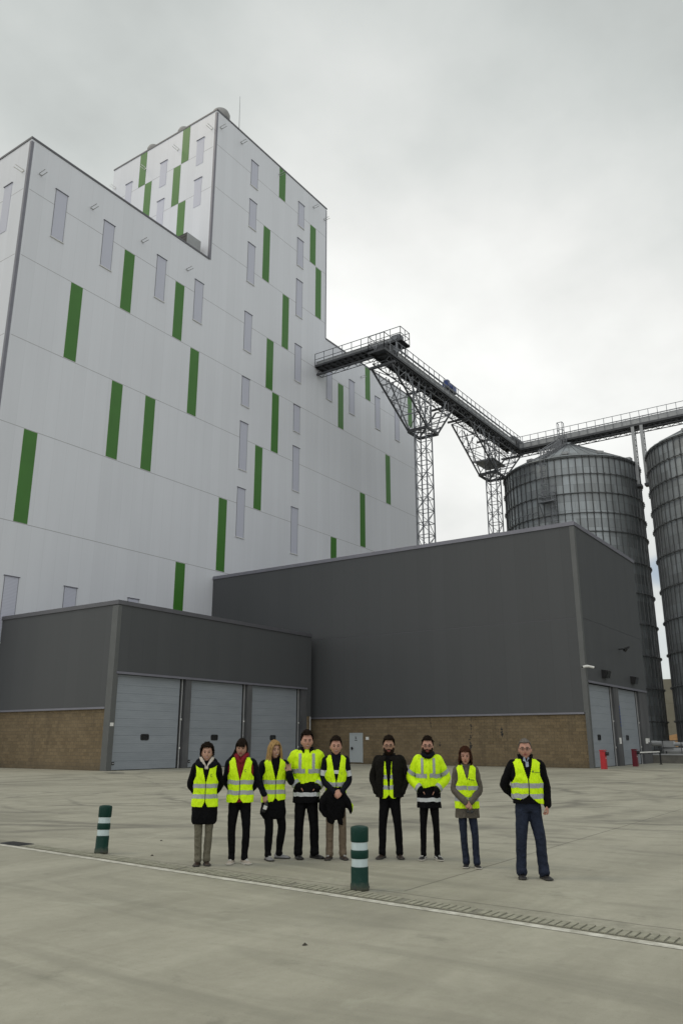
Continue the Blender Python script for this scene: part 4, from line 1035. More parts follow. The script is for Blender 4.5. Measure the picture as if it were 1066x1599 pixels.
def head_fn(fem):
    def fn(p, q):
        x, y, z = q
        if p.z < 0:
            k = min(1, -p.z); x *= 1-(.34 if not fem else .40)*k**1.6; y *= 1-(.10 if p.y < 0 else .30)*k
            if p.y < 0: y -= .006*k
        fr = max(0, -p.y)
        if fr > 0:
            X, Z = q.x, q.z
            y += .010*fr*fr                                                     # flatten the face a little
            y -= .026*math.exp(-(X/.0115)**2-((Z+.022)/.022)**2)                # nose tip
            y -= .012*math.exp(-(X/.010)**2-((Z-.005)/.028)**2)                 # bridge
            y += .010*math.exp(-((abs(X)-.031)/.014)**2-((Z-.008)/.011)**2)     # eye sockets
            y -= .006*math.exp(-((abs(X)-.026)/.024)**2-((Z-.027)/.008)**2)     # brows
            y -= .006*math.exp(-(X/.024)**2-((Z+.055)/.012)**2)                 # mouth
            y -= .008*math.exp(-(X/.020)**2-((Z+.095)/.016)**2)                 # chin
            y -= .004*math.exp(-((abs(X)-.042)/.016)**2-((Z+.022)/.018)**2)     # cheeks
        return Vector((x, y, z))
    return fn
def hand(m, w, d, nrm, side, curl=.5, s=1., spread=.0, fingers=(1, 1, 1, 1)):
    """w wrist, d direction of the hand, nrm palm side, side towards the thumb"""
    w = Vector(w); d = Vector(d).normalized(); nrm = Vector(nrm); nrm = (nrm-d*nrm.dot(d)).normalized(); sd_ = d.cross(nrm).normalized()
    if sd_.dot(Vector(side)) < 0: sd_ = -sd_
    pts = []
    for f_, ra, rb in ((-.02, .026, .021), (.01, .028, .018), (.045, .040, .016), (.082, .040, .013)):
        c = w+d*f_*s; pts.append((*c, ra*s, rb*s))
    # palm: across = thumb side axis
    limb(m, pts, 12, 3, ref=tuple(nrm))
    for i, (o_, L) in enumerate(((.030, .072), (.011, .080), (-.009, .075), (-.028, .060))):
        L *= s; cu = curl*(1.0+.15*i) if fingers[i] else .08
        base = w+d*.080*s+sd_*o_*s; di = (d+sd_*(o_*6*spread)).normalized(); pp_ = [(*base, .0092*s)]; p = base; ang = 0
        for seg, lf in enumerate((.45, .32, .26)):
            ang += cu*(.6+.35*seg); dd = di*math.cos(ang)+nrm*math.sin(ang); p = p+dd*L*lf; pp_.append((*p, (.0088-.0008*seg)*s))
        limb(m, pp_, 8, 2, ref=tuple(sd_))
    b = w+d*.022*s+sd_*.026*s; p1 = b+(d*.6+sd_*.65+nrm*.25).normalized()*.036*s; p2 = p1+(d*.85+sd_*.25+nrm*.35).normalized()*.030*s; p3 = p2+(d*.9+nrm*.45).normalized()*.022*s
    limb(m, [(*b, .0125*s), (*p1, .0108*s), (*p2, .0095*s), (*p3, .008*s)], 8, 2)

def shoe(parent, ankle, yaw, L, mu, ms_, lace=None, stripe=None, boot=False):
    """ankle (x, y) on the ground; toe points to local -Y turned by yaw"""
    R_ = Matrix.Rotation(yaw, 3, 'Z')
    def tr(p): v = R_ @ Vector(p); return (v.x+ankle[0], v.y+ankle[1], v.z)
    n = 20; st = [(-.30, .020, .05), (-.27, .032, .075), (-.20, .038, .092), (-.08, .038, .090), (.05, .039, .078), (.22, .045, .060), (.42, .050, .050), (.58, .046, .042), (.67, .034, .032), (.71, .015, .02)]
    m = MB(); vs = []
    for (f_, w, h) in st:
        for i in range(n):
            a = 2*math.pi*i/n; x = w*1.04*math.copysign(abs(math.cos(a))**.8, math.cos(a)); z = .018+(h-.018)*(.5+.5*math.sin(a)) if True else 0
            z = .016+(h-.016)*max(0, math.sin(a))**.85 if math.sin(a) > 0 else .016-.004*abs(math.sin(a))
            vs.append(tr((x*(1-.25*max(0, math.sin(a))), -f_*L, z)))
    K = len(st); fs = [(k*n+i, k*n+(i+1) % n, (k+1)*n+(i+1) % n, (k+1)*n+i) for k in range(K-1) for i in range(n)]+[tuple(range(n-1, -1, -1)), tuple((K-1)*n+i for i in range(n))]
    m.add(vs, fs)
    limb(m, [tr((0, .0, .055))+(.040, .055), tr((0, .012, .100))+(.042, .050)], 14, 2)
    sh = m.build('shoe', [mu], parent, True)
    m = MB(); vs = []
    for z in (.002, .022):
        for (f_, w, h) in st: vs.append(tr((w*1.10, -f_*L*1.02, z+(.008 if f_ > .55 and z < .01 else 0))))
        for (f_, w, h) in reversed(st): vs.append(tr((-w*1.10, -f_*L*1.02, z+(.008 if f_ > .55 and z < .01 else 0))))
    k = 2*K; m.add(vs, [tuple(range(k-1, -1, -1)), tuple(range(k, 2*k))]+[(i, (i+1) % k, k+(i+1) % k, k+i) for i in range(k)])
    m.build('sole', [ms_], sh)
    if lace:
        m = MB()
        for q_ in range(4):
            f_ = .10+.09*q_; m.bar(tr((-.020, -f_*L, .080-.008*q_)), tr((.020, -f_*L-.01, .080-.008*q_)), .008, .006)
        m.build('laces', [lace], sh)
    if stripe:
        m = MB()
        for sx in (-1, 1): m.bar(tr((sx*.045, .02*L, .05)), tr((sx*.049, -.36*L, .034)), .008, .016)
        m.build('side_stripe', [stripe], sh)
    return sh

def person(label, loc, az_deg, H_, skin, fem, *, arms, feet, hair, torso=None, wide=1., trousers=BLK, leg=(.088, .062, .056), shoe_=None, yaw_extra=0., body_only=False, head_turn=0., head_tilt=0., girth=1., hips=0., knee=None, sleeves=None, smile=False, hunch=0.):
    s = H_/1.75
    body_m = MB()
    hz = 1.75*.935-.0+.0; hc = Vector((0, -.020-hunch, 1.617))
    HM = Matrix.Translation(hc) @ Matrix.Diagonal((1/girth, 1, 1, 1)) @ Matrix.Rotation(head_turn, 4, 'Z') @ Matrix.Rotation(head_tilt, 4, 'Y') @ Matrix.Scale(1.11, 4)
    hm = MB(); ell(hm, (0, 0, 0), (.074 if not fem else .071, .093, .118), 64, 60, fn=head_fn(fem))
    for sx in (-1, 1): ell(hm, (sx*.073, .008, -.005), (.011, .020, .032), 12, 8)
    hm.v = [tuple(HM @ Vector(v)) for v in hm.v]; body_m.add(hm.v, hm.f)
    limb(body_m, [(0, .012, 1.40, .062, .060), (0, .008, 1.49, .053, .055), (0, -.006-hunch*.6, 1.56, .050, .054), (0, -.010-hunch, 1.60, .047, .054)], 20, 4)
    slim = [(.86, 0, .01, .150*wide, .095), (.95, 0, .01, .155*wide, .10), (1.08, 0, .0, .125*wide, .085), (1.28, 0, 0, .145*wide, .10), (1.40, 0, .005, .135*wide, .085), (1.47, 0, .01, .075, .06)]
    capped(slim, .86, 1.47, body_m)
    for sx, ar in zip((-1, 1), arms):
        sh_, el, wr_ = (Vector(v) for v in ar['j']); a = (sh_*.7+Vector((0, 0, 1.40))*.3)
        limb(body_m, [(*a, .045), (*sh_, .046), (*((sh_+el)/2), .041), (*el, .036), (*((el*.6+wr_*.4)), .037), (*wr_, .027, .023)], 12, 4, ref=(0, 1, .1))
        hd = Vector(ar.get('d', tuple(wr_-el))); hand(body_m, wr_, hd, ar.get('n', (-sx, 0, 0)), ar.get('s', (0, -1, 0)), ar.get('curl', .45), ar.get('hs', 1.0), ar.get('spread', 0), ar.get('fingers', (1, 1, 1, 1)))
    for sx, ft in zip((-1, 1), feet):
        kn = Vector(((sx*.095+ft[0])/2+ft[3]*0 if len(ft) > 3 else (sx*.095+ft[0])/2, -.03+ft[1]*.5, .50))
        kx = (sx*.10+ft[0])/2+(knee[0 if sx < 0 else 1] if knee else 0); lr = .62
        limb(body_m, [(sx*.078, .01, .88, leg[0]*lr), (sx*.088, .0, .74, leg[0]*lr), (kx, -.02+ft[1]*.5, .50, leg[1]*lr), ((kx+ft[0])/2, .01+ft[1]*.8, .28, leg[1]*lr), (ft[0], ft[1]+.015, .13, .030), (ft[0], ft[1]+.02, .05, .024)], 12, 5)
        yv = Matrix.Rotation(ft[2], 3, 'Z') @ Vector((0, -1, 0)); limb(body_m, [(ft[0], ft[1], .040, .022, .022), (ft[0]+yv.x*.11, ft[1]+yv.y*.11, .026, .024, .009)], 10, 3)
    o = body_m.build('person', [skin], None, True); remesh(o, .0058, .35, 2)
    tag(o, label, 'person', 'visitors standing in a row in hi-vis clothing')
    o.location = (loc[0], loc[1], 0); o.rotation_euler = (0, 0, R(az_deg-90)+yaw_extra); o.scale = (s*girth, s, s)
    # face
    def face(mb, name, mats, sm=True):
        mb.v = [tuple(HM @ Vector(v)) for v in mb.v]; return mb.build(name, mats, o, sm)
    for sx in (-1, 1):
        m = MB(); ell(m, (sx*.030, -.0765, .008), (.0135, .0095, .0050), 14, 10); ell(m, (sx*.030, -.0845, .008), (.0065, .0035, .0050), 10, 8, 1); face(m, 'eye', [EYEW, IRIS])
        m = MB(); limb(m, [(sx*.014, -.0985, .026, .0028, .0035), (sx*.030, -.0965, .0315, .003, .0045), (sx*.046, -.084, .027, .0022, .003)], 6, 3)
        face(m, 'eyebrow', [hair['mat'] if hair['mat'] not in (H_BLOND,) else H_BROWN])
    m = MB(); w_ = .026 if smile else .022
    def mouth_y(x): return -.1035+10*x*x
    limb(m, [(x, mouth_y(x)+.001, -.0505+(9 if smile else 2)*x*x, .0022 if abs(x) > .02 else .0036, .0026 if abs(x) > .02 else .0045) for x in np.linspace(-w_, w_, 7)], 6, 2)
    limb(m, [(x, mouth_y(x)+.0005, -.0605+(11 if smile else 3)*x*x, .0022 if abs(x) > .02 else .0045, .003 if abs(x) > .02 else .0050) for x in np.linspace(-w_*.9, w_*.9, 7)], 6, 2)
    face(m, 'lips', [LIPS])
    if smile:
        m = MB(); limb(m, [(x, mouth_y(x)-.002, -.0550+9*x*x, .0035, .003) for x in np.linspace(-.016, .016, 5)], 6, 2); face(m, 'teeth', [TEETH])
    # hair
    HR = (.074 if not fem else .071, .093, .118)
    def scalp(name, mat, keepf, offf, nn=90, kk=70, seed=0, amp=.006, thick=.012):
        vs = []; fs = []
        for j in range(kk+1):
            ph = math.pi*(j+.02)/(kk+.04)
            for i in range(nn):
                th = 2*math.pi*i/nn; p = Vector((math.sin(ph)*math.cos(th), math.sin(ph)*math.sin(th), math.cos(ph)))
                q_ = Vector((p.x*HR[0], p.y*HR[1], p.z*HR[2])); of, pos = offf(p)
                w = amp*(noise.noise((p.x*9+seed, p.y*9, p.z*2.5))+.6*noise.noise((p.x*24, p.y*24+seed, p.z*6)))
                v = q_+p*(of+w)+Vector(pos); vs.append(v)
        for j in range(kk):
            for i in range(nn):
                q_ = (j*nn+i, (j+1)*nn+i, (j+1)*nn+(i+1) % nn, j*nn+(i+1) % nn)
                ph = math.pi*(j+.5)/kk; th = 2*math.pi*(i+.5)/nn; p = Vector((math.sin(ph)*math.cos(th), math.sin(ph)*math.sin(th), math.cos(ph)))
                if keepf(p): fs.append(q_)
        m = MB(); idx = {}
        for f_ in fs:
            for v in f_:
                if v not in idx: idx[v] = len(m.v); m.v.append(tuple(vs[v]))
        m.f = [tuple(idx[v] for v in f_) for f_ in fs]; m.m = [0]*len(m.f)
        ob = face(m, name, [mat]); md = ob.modifiers.new('t', 'SOLIDIFY'); md.thickness = thick; md.offset = -1; return ob
    st_ = hair['style']; hmt = hair['mat']
    def jag(p, a=.05): return a*noise.noise((p.x*14, p.y*14, 3.3))
    if st_ == 'short':
        top = hair.get('top', .024)
        scalp('hair', hmt, lambda p: p.z > ((.60+jag(p)+.10*abs(p.x)) if p.y < -.35 else (.60-.95*(p.y+.35)/.6 if p.y < .25 else -.45)), lambda p: ((.006+top*max(0, p.z)**1.3+.012*max(0, -p.y)*max(0, p.z)), (0, 0, 0)), seed=hair.get('seed', 0), amp=hair.get('amp', .007))
        m = MB(); rs = random.Random(int(hair.get('seed', 0))*7+3); nT = 90 if top > .01 else 40
        for i in range(nT):
            th = rs.uniform(0, 2*math.pi); ph = rs.uniform(0, 1.15); p = Vector((math.sin(ph)*math.cos(th), math.sin(ph)*math.sin(th), math.cos(ph)))
            if p.y < -.35 and p.z < .62: continue
            b0 = Vector((p.x*HR[0], p.y*HR[1], p.z*HR[2]))*1.06+p*top*.5*max(0, p.z); dr_ = (p*.7+Vector((rs.uniform(-.6, .6), -.35+rs.uniform(-.5, .5), .3))).normalized(); L_ = (.016 if top > .01 else .007)*rs.uniform(.6, 1.3)
            limb(m, [(*b0, .006), (*(b0+dr_*L_), .0045), (*(b0+dr_*L_*1.5+Vector((rs.uniform(-.005, .005), -.003, -.003))), .0015)], 5, 1)
        face(m, 'hair_tufts', [hmt])
    elif st_ == 'pixie':
        scalp('hair', hmt, lambda p: p.z > ((.56+jag(p, .12)) if p.y < -.45 else (.56-1.15*(p.y+.45)/.5 if p.y < .05 else -.62)), lambda p: (.016+.016*max(0, p.z)+(.010 if abs(p.x) > .6 else 0), (0, 0, 0)), seed=4, amp=.011)
        m = MB(); rs = random.Random(11)
        for i in range(110):
            th = rs.uniform(0, 2*math.pi); ph = rs.uniform(0, 1.7); p = Vector((math.sin(ph)*math.cos(th), math.sin(ph)*math.sin(th), math.cos(ph)))
            if p.y < -.3 and p.z < .5: continue
            b0 = Vector((p.x*HR[0], p.y*HR[1], p.z*HR[2]))*1.12; dr_ = (p*.5+Vector((rs.uniform(-.5, .5), rs.uniform(-.7, .1), -.3))).normalized(); L_ = .020*rs.uniform(.7, 1.4)
            limb(m, [(*b0, .007), (*(b0+dr_*L_), .005), (*(b0+dr_*L_*1.6), .0015)], 5, 1)
        face(m, 'hair_tufts', [hmt])
    elif st_ == 'bob':
        scalp('hair', hmt, lambda p: (p.z > .52+jag(p)) or (p.y > -.42+.15*max(0, p.z) and p.z > -.97) or (abs(p.x) > .78 and p.z > -.9), lambda p: (.022+.012*max(0, p.z)+(.020*max(0, -p.z) if p.y > -.5 else 0), (math.copysign(.018, p.x)*max(0, -p.z)*(abs(p.x) > .2), .01*max(0, -p.z), 0)), seed=7, amp=.009)
    elif st_ == 'ponytail':
        scalp('hair', hmt, lambda p: p.z > ((.56+jag(p, .05)) if p.y < -.45 else (.50-1.0*(p.y+.45)/.5 if p.y < .05 else -.55)), lambda p: (.014+.012*max(0, p.z), (0, 0, 0)), seed=2, amp=.006)
        m = MB()
        for i in range(11):
            x0 = -.040+.008*i; limb(m, [(x0*.9, -.062, .094, .009, .006), (x0*1.15, -.100, .062, .0075, .004), (x0*1.3-.004, -.106+abs(x0)*.35, .028+.020*noise.noise((i*1.7, 0, 0)), .0035, .002)], 6, 3)
        for i in range(14):
            a = random.uniform(-1, 1); limb(m, [(-.03, .085, .03, .014), (-.065+.02*a, .10, -.03, .016), (-.10+.025*a, .085, -.10, .013), (-.115+.05*a, .06+.02*a, -.165-.03*a, .005)], 6, 3)
        for i in range(8):
            a = random.uniform(-1, 1); limb(m, [(-.068, -.01, .03, .004), (-.085+.01*a, -.03, -.02, .003), (-.09+.03*a, -.02, -.09, .0015)], 5, 3)
        face(m, 'fringe', [hmt])
    elif st_ == 'long':
        scalp('hair', hmt, lambda p: (p.z > .55+jag(p)) or (p.y > -.25 and p.z > -.85) or (abs(p.x) > .8 and p.z > -.7), lambda p: (.018+.010*max(0, p.z), (0, .004, 0)), seed=9, amp=.010)
        m = MB(); rs = random.Random(5)
        for i in range(64):
            a = R(rs.uniform(-28, 208)); x, y = math.cos(a), math.sin(a); sx = -1 if x < 0 else 1
            ln_ = rs.uniform(.20, .33) if x < .3 else rs.uniform(.10, .2); w1, w2 = rs.uniform(-.02, .02), rs.uniform(-.03, .03)
            limb(m, [(x*.05, y*.06-.01, .11, .009), (x*.088, y*.095, .05, .012), (x*.096+w1*.5, y*.10, -.04, .012), (x*.105+w1-.012, y*.085-.01, -.04-ln_*.5, .011), (x*.10+w2-.02, y*.06-.025, -.04-ln_, .004)], 6, 3)
        for i in range(14):   # parting sweep over the forehead
            f_ = i/13; limb(m, [(.020, -.055+.03*f_, .122, .006), (-.035-.012*f_, -.095+.02*f_, .085, .009), (-.066-.010*f_, -.075+.03*f_, .02, .010), (-.080-.012*f_, -.055+.03*f_, -.08, .009), (-.092-.02*f_, -.05, -.19-.04*f_, .004)], 6, 3)
        for i in range(8):
            f_ = i/7; limb(m, [(.022, -.055+.03*f_, .122, .006), (.055+.008*f_, -.078+.02*f_, .085, .008), (.075+.008*f_, -.05+.02*f_, .01, .008), (.078+.012*f_, -.03, -.09, .004)], 6, 3)
        face(m, 'hair_strands', [hmt])
    if hair.get('beard'):
        b = hair['beard']
        scalp('beard', BEARD, lambda p: (p.y < .10 and p.z < -.30+.25*max(0, p.y+.4)*1.2 and not (abs(p.x) < .20 and -.60 < p.z < -.40 and p.y < 0)) or (p.y < -.05 and p.y > -.62 and p.z < -.1 and abs(p.x) > .7), lambda p: (.001+b*max(0, -p.z), (0, -.003 if p.y < 0 else 0, -.004*max(0, -p.z))), 90, 90, 3, .004, .004)
        m = MB(); limb(m, [(-.027, -.092, -.047, .003, .004), (-.012, -.1045, -.040, .004, .005), (.012, -.1045, -.040, .004, .005), (.027, -.092, -.047, .003, .004)], 6, 3); face(m, 'moustache', [BEARD])
    if hair.get('glasses'):
        m = MB()
        for sx in (-1, 1):
            pts = [(sx*.031+.021*math.cos(a), -.105+.35*(abs(sx*.031+.021*math.cos(a))-.01)**1*.25, .008+.0155*math.sin(a)) for a in np.linspace(0, 2*math.pi, 15)]
            for a, b_ in zip(pts[:-1], pts[1:]): m.bar(a, b_, .0036)
            m.bar((sx*.052, -.100, .012), (sx*.079, .005, .008), .0035)
        m.bar((-.010, -.106, .011), (.010, -.106, .011), .0035); face(m, 'glasses', [M['black']], False)
    # trousers and shoes
    m = MB(); cap_ = [(.80, 0, .01, .13*wide, .09), (.86, 0, .01, .158*wide, .112), (.95, 0, .01, .163*wide, .112), (1.04, 0, .01, .15*wide, .105)]
    capped(cap_, .82, 1.04, m)
    for sx, ft in zip((-1, 1), feet):
        kx = (sx*.10+ft[0])/2+(knee[0 if sx < 0 else 1] if knee else 0)
        limb(m, [(sx*.078, .01, .88, leg[0], leg[0]*1.08), (sx*.088, .0, .74, leg[0]*.95, leg[0]), (kx, -.02+ft[1]*.5, .50, leg[1], leg[1]*1.05), ((kx+ft[0])/2, .01+ft[1]*.8, .28, leg[1]*.95, leg[1]), (ft[0], ft[1]+.015, .13, leg[2], leg[2]*1.05), (ft[0], ft[1]+.000, .078, leg[2]*1.08, leg[2]*1.3)], 18, 5, wr=.006, seed=sx*3)
    tr_ = m.build('trousers', [trousers], o, True); remesh(tr_, .009, None, 1)
    for sx, ft in zip((-1, 1), feet): shoe(o, (ft[0], ft[1]+.01), ft[2], .275 if not fem else .25, *shoe_)
    return o
def sleeve(o, ar, mats, r=(.078, .066, .052), wr=.006, end=1.0, mifn=None, seed=1, name='sleeve', parent=None, n=20):
    sh_, el, wr_ = (Vector(v) for v in ar['j']); sx = -1 if sh_.x < 0 else 1
    a = Vector((sh_.x*.72, sh_.y, sh_.z+.005)); e_ = el+(wr_-el)*end
    m = MB(); limb(m, [(*a, r[0]*.85), (*sh_, r[0]), (*((sh_+el)/2), (r[0]+r[1])/2), (*(el*.9+sh_*.1), r[1]*1.02), (*(el*.85+wr_*.15), r[1]), (*((el+e_)/2), (r[1]+r[2])/2), (*e_, r[2])], n, 6, ref=(0, 1, .1), wr=wr, seed=seed, mifn=mifn)
    return m.build(name, mats, parent or o, True)
def collar(o, mat, r0=.072, r1=.085, z0=1.47, z1=1.535, y=.0, open_=.35, thick=.014, name='collar', par=None):
    m = MB(); n = 40; vs = []; a0 = -math.pi/2+open_; a1 = 1.5*math.pi-open_
    for z, rr, dy in ((z0, r0+.02, 0), ((z0+z1)/2, (r0+r1)/2, .0), (z1, r1, .004)):
        for i in range(n+1):
            a = a0+(a1-a0)*i/n; fr = max(0, -math.sin(a)); vs.append((rr*math.cos(a), y+dy+rr*1.02*math.sin(a), z-.035*fr**2))
    m.add(vs, [(k*(n+1)+i, k*(n+1)+i+1, (k+1)*(n+1)+i+1, (k+1)*(n+1)+i) for k in range(2) for i in range(n)])
    ob = m.build(name, [mat], par or o, True); md = ob.modifiers.new('t', 'SOLIDIFY'); md.thickness = thick; md.offset = 0
    return ob
# garment outline of a zipped coat: rows z, cx, cy, rx, ry
def coat(wd=1., hem=.80, waist=.160, chest=.178, hemr=.175, d=1.):
    wd *= 1.09
    return [(hem-.02, 0, .0, hemr*wd, .128*d), (hem+.12, 0, .0, (hemr-.005)*wd, .128*d), (1.06, 0, -.002, waist*wd, .118*d), (1.24, 0, -.002, chest*wd, .128*d), (1.36, 0, .0, (chest+.006)*wd, .120*d), (1.43, 0, .004, (chest-.004)*wd, .104*d), (1.468, 0, .006, (chest-.040)*wd, .088*d), (1.494, 0, .004, .105, .078), (1.515, 0, .002, .072, .068)]
def vest(o, spec, z0, *, off=.012, zb=1.20, vw=.085, zt=1.50, notch=(.0, 0), bands=(1.13, .98), seed=0, asym=0., armz=1.19, shx=.178, hemslope=0., logo=None, zip_=True, back=True, lab=None, skip=None):
    def front(x, y): return y < 0
    def base(x, y, z):
        if z > 1.497: return False
        if z > armz and abs(x) > shx+.03*max(0, (armz+.09-z)/.09)-.016*math.sin(min(1, (z-armz)/(1.45-armz))*math.pi): return False
        if y < 0 and z > zb and abs(x-.0) < vw*((z-zb)/(zt-zb))**.85: return False
        if z < z0+hemslope*x: return False
        if notch[0] and y < 0:
            u = (z0+notch[0]+hemslope*x-z)/notch[0]
            if u > 0 and abs(x) < notch[1]*u**1.6+.003: return False
        if skip and skip(x, y, z): return False
        return True
    v = shell('vest', spec, z0-.06, 1.50, [HV], o, off, base, None, 250, wr=.010, seed=seed, thick=.006)
    if lab: v['label'] = lab
    for zb_ in bands:
        shell('reflective_band', spec, zb_-.03, zb_+.03, [RF], v, off+.003, lambda x, y, z: base(x, y, z) and not (y < 0 and abs(x) < .007), None, 250, nz=8, wr=.010, seed=seed)
    if zip_:
        shell('zip', spec, z0+notch[0], zb+.01, [M['black']], v, off+.004, lambda x, y, z: y < 0 and abs(x) < .007 and base(x, y, z), None, 250, wr=.010, seed=seed)
    # bound edges of the opening
    if logo: logo(v)
    return v
def mark(v, kind, cx, cz, yf, s=1.):
    """small print on the breast: a hooked letter or a triangle with a line of tiny letters"""
    m = MB()
    if kind == 'hook':
        pts = [(cx+.012*math.cos(a)*s, yf, cz+.016*math.sin(a)*s) for a in np.linspace(R(50), R(310), 10)]
        for a, b in zip(pts[:-1], pts[1:]): m.bar(a, b, .005*s)
        m.bar((cx, yf, cz-.018*s), (cx+.004, yf, cz-.028*s), .005*s)
    else:
        m.add([(cx-.014, yf, cz-.010), (cx+.014, yf, cz-.010), (cx, yf, cz+.022)], [(0, 1, 2)])
        for k in range(7): m.box(cx+.022+k*.011, cx+.029+k*.011, yf-.001, yf+.004, cz-.012-k*.0012, cz-.002-k*.0012)
    m.build('vest_print', [LOGO], v)
A_DOWN = lambda sx, out=.0, fwd=0.: {'j': ((sx*.185, 0, 1.415), (sx*(.235+out), .02+fwd*.3, 1.14), (sx*(.235+out), -.03+fwd, .90)), 'd': (0, -.1, -1), 'n': (-sx, .2, 0), 's': (0, -1, 0)}
def A_POCKET(sx, out=.06, wx=.165, wz=.97, wy=-.10): return {'j': ((sx*.185, 0, 1.415), (sx*(.245+out), .045, 1.16), (sx*wx, wy, wz)), 'd': (-sx*.45, .62, -.55), 'n': (-sx*.2, .3, -1), 's': (-sx*.5, -1, .3), 'hs': .9}
def A_BACK(sx, out=.04): return {'j': ((sx*.178, .0, 1.415), (sx*(.222+out), .10, 1.15), (sx*.12, .185, .97)), 'd': (-sx, .1, -.4), 'n': (0, 1, 0), 's': (0, 0, 1)}

# 1 woman, white hood, long black coat, grey trousers ---------------------------------
ar = [A_BACK(-1), A_BACK(1)]
o = person('smiling short haired woman, yellow vest over a long black coat with white hood', (8.93, 8.58), 43.8, 1.655, SK1, True, arms=ar, feet=[(-.072, 0, -.22), (.068, .02, .18)], hair=dict(style='pixie', mat=H_DARK), girth=0.92, trousers=GTROU, leg=(.088, .066, .058), shoe_=(SH_BRN, SOLE_D), smile=True)
sp1 = coat(1.02, .58, .160, .172, .195)
sp1 = [(.57, 0, 0, .165, .11), (.62, 0, 0, .202, .130), (.80, 0, 0, .208, .135), (.92, 0, 0, .200, .130)]+sp1[2:]
c = shell('coat', sp1, .585, 1.50, [BLK], o, 0, None, None, 110, seed=1, thick=.012); [sleeve(o, a, [BLK], (.064, .056, .046), parent=c) for a in ar]
vest(o, sp1, .835, zb=1.18, vw=.082, notch=(.10, .045), bands=(1.135, .985), seed=1, logo=lambda v: mark(v, 'hook', .088, 1.29, -.150))
m = MB()
for sx in (-1, 1):
    limb(m, [(sx*.012, -.125, 1.395, .020, .014), (sx*.055, -.105, 1.47, .028, .020), (sx*.092, -.035, 1.535, .030, .024), (sx*.078, .06, 1.55, .034, .03), (0, .10, 1.54, .038, .036)], 12, 5, wr=.004)
m.build('hood', [CREAM], o, True)
m = MB()
for sx in (-1, 1): limb(m, [(sx*.05, -.125, 1.42, .030, .018), (sx*.105, -.11, 1.445, .045, .022), (sx*.145, -.05, 1.475, .045, .025), (sx*.10, .06, 1.50, .05, .03)], 12, 5, wr=.004)
m.build('collar', [NAVY], o, True)

# 2 woman, ponytail, red hoodie ---------------------------------
ar = [A_BACK(-1, .01), A_BACK(1, .03)]
o = person('woman with dark fringe and ponytail in a yellow vest over a red hoodie', (9.34, 8.27), 41.5, 1.715, SK2, True, arms=ar, knee=(-.01, .01), feet=[(-.095, .0, -.15), (.095, -.02, .55)], hair=dict(style='ponytail', mat=H_DARK), yaw_extra=-.08, head_tilt=.06, trousers=BLK, leg=(.085, .060, .048), shoe_=(SH_BEI, SOLE_W, LACE))
sp2 = coat(1.02, .84, .152, .168, .170)
c = shell('hoodie', sp2, .86, 1.51, [REDC], o, 0, None, None, 110, seed=2, thick=.01); [sleeve(o, a, [NAVY], (.061, .054, .044), parent=c) for a in ar]
vest(o, sp2, .855, zb=1.17, vw=.088, notch=(.08, .05), bands=(1.14, .995), seed=2, logo=lambda v: mark(v, 'hook', .080, 1.31, -.147))
m = MB()
for sx in (-1, 1): limb(m, [(sx*.012, -.115, 1.43, .022, .016), (sx*.055, -.09, 1.50, .032, .022), (sx*.085, -.01, 1.535, .034, .028), (sx*.06, .08, 1.53, .036, .034), (0, .11, 1.50, .036, .034)], 12, 5, wr=.004)
for sx in (-1, 1): m.cyl((sx*.018, -.138, 1.42), (sx*.022, -.150, 1.26), .004, n=6)
m.build('hood', [REDC], c, True)

# 3 blond woman, hand raised ---------------------------------
ar = [{'j': ((-.175, .0, 1.405), (-.235, .03, 1.15), (-.165, -.10, .955)), 'd': (.10, -.25, -1), 'n': (.2, .9, 0), 's': (.9, -.3, 0), 'curl': .75},
      {'j': ((.175, -.01, 1.405), (.262, -.10, 1.135), (.190, -.24, 1.285)), 'd': (-.15, -.1, 1), 'n': (-.35, -1, .0), 's': (-1, 0, .2), 'curl': .42, 'spread': 1.2, 'fingers': (0, 1, 1, 0)}]
o = person('blond long haired woman raising one hand, yellow vest over black, grey trainers', (9.93, 8.12), 39.3, 1.69, SK1, True, arms=ar, knee=(.02, .035), feet=[(-.075, -.05, .15), (.125, .06, 1.15)], hair=dict(style='long', mat=H_BLOND), yaw_extra=.22, trousers=BLK, leg=(.088, .066, .050), shoe_=(SH_GRY, SOLE_D, LACE), smile=True, head_turn=.12, head_tilt=-.05)
sp3 = coat(.98, .72, .150, .166, .175)
c = shell('jacket', sp3, .74, 1.50, [BLK], o, 0, None, None, 110, seed=3, thick=.012); [sleeve(o, a, [NAVY], (.064, .058, .048), parent=c, end=.97) for a in ar]
vest(o, sp3, .86, zb=1.16, vw=.080, notch=(.06, .04), bands=(1.14, .995), seed=3, hemslope=.12)
collar(o, BLK, .078, .098, 1.46, 1.545, .0, .5, .02, par=c)
m = MB(); capped([(.58, 0, 0, .145, .10), (.66, 0, .01, .205, .13), (.80, 0, .01, .185, .135), (.95, 0, .0, .162, .125)], .60, .93, m, n=40)
m.v = [(x+.02*noise.noise((x*9, y*9, z*3)), y, z+(.05*noise.noise((x*8, y*8, 0)) if z < .66 else 0)) for x, y, z in m.v]; m.build('tied_jacket', [BLK], o, True)
ph = empty('phone_case', (0, 0, 0), 'small black and white bottle hanging from the blond womans lowered hand', 'bottle')
MO = o.matrix_basis.copy()
wp = Matrix.LocRotScale(o.location, o.rotation_euler.to_quaternion(), o.scale) @ Vector((-.150, -.155, .80))
ph.location = wp; ph.name = 'drink_bottle'; ph.rotation_euler = (R(8), R(18), o.rotation_euler.z)
m = MB(); m.lathe([(.024, -.10), (.028, -.09), (.028, .02), (.012, .05), (.012, .075)], (0, 0, 0), 16); m.build('bottle', [M['black']], ph, True)
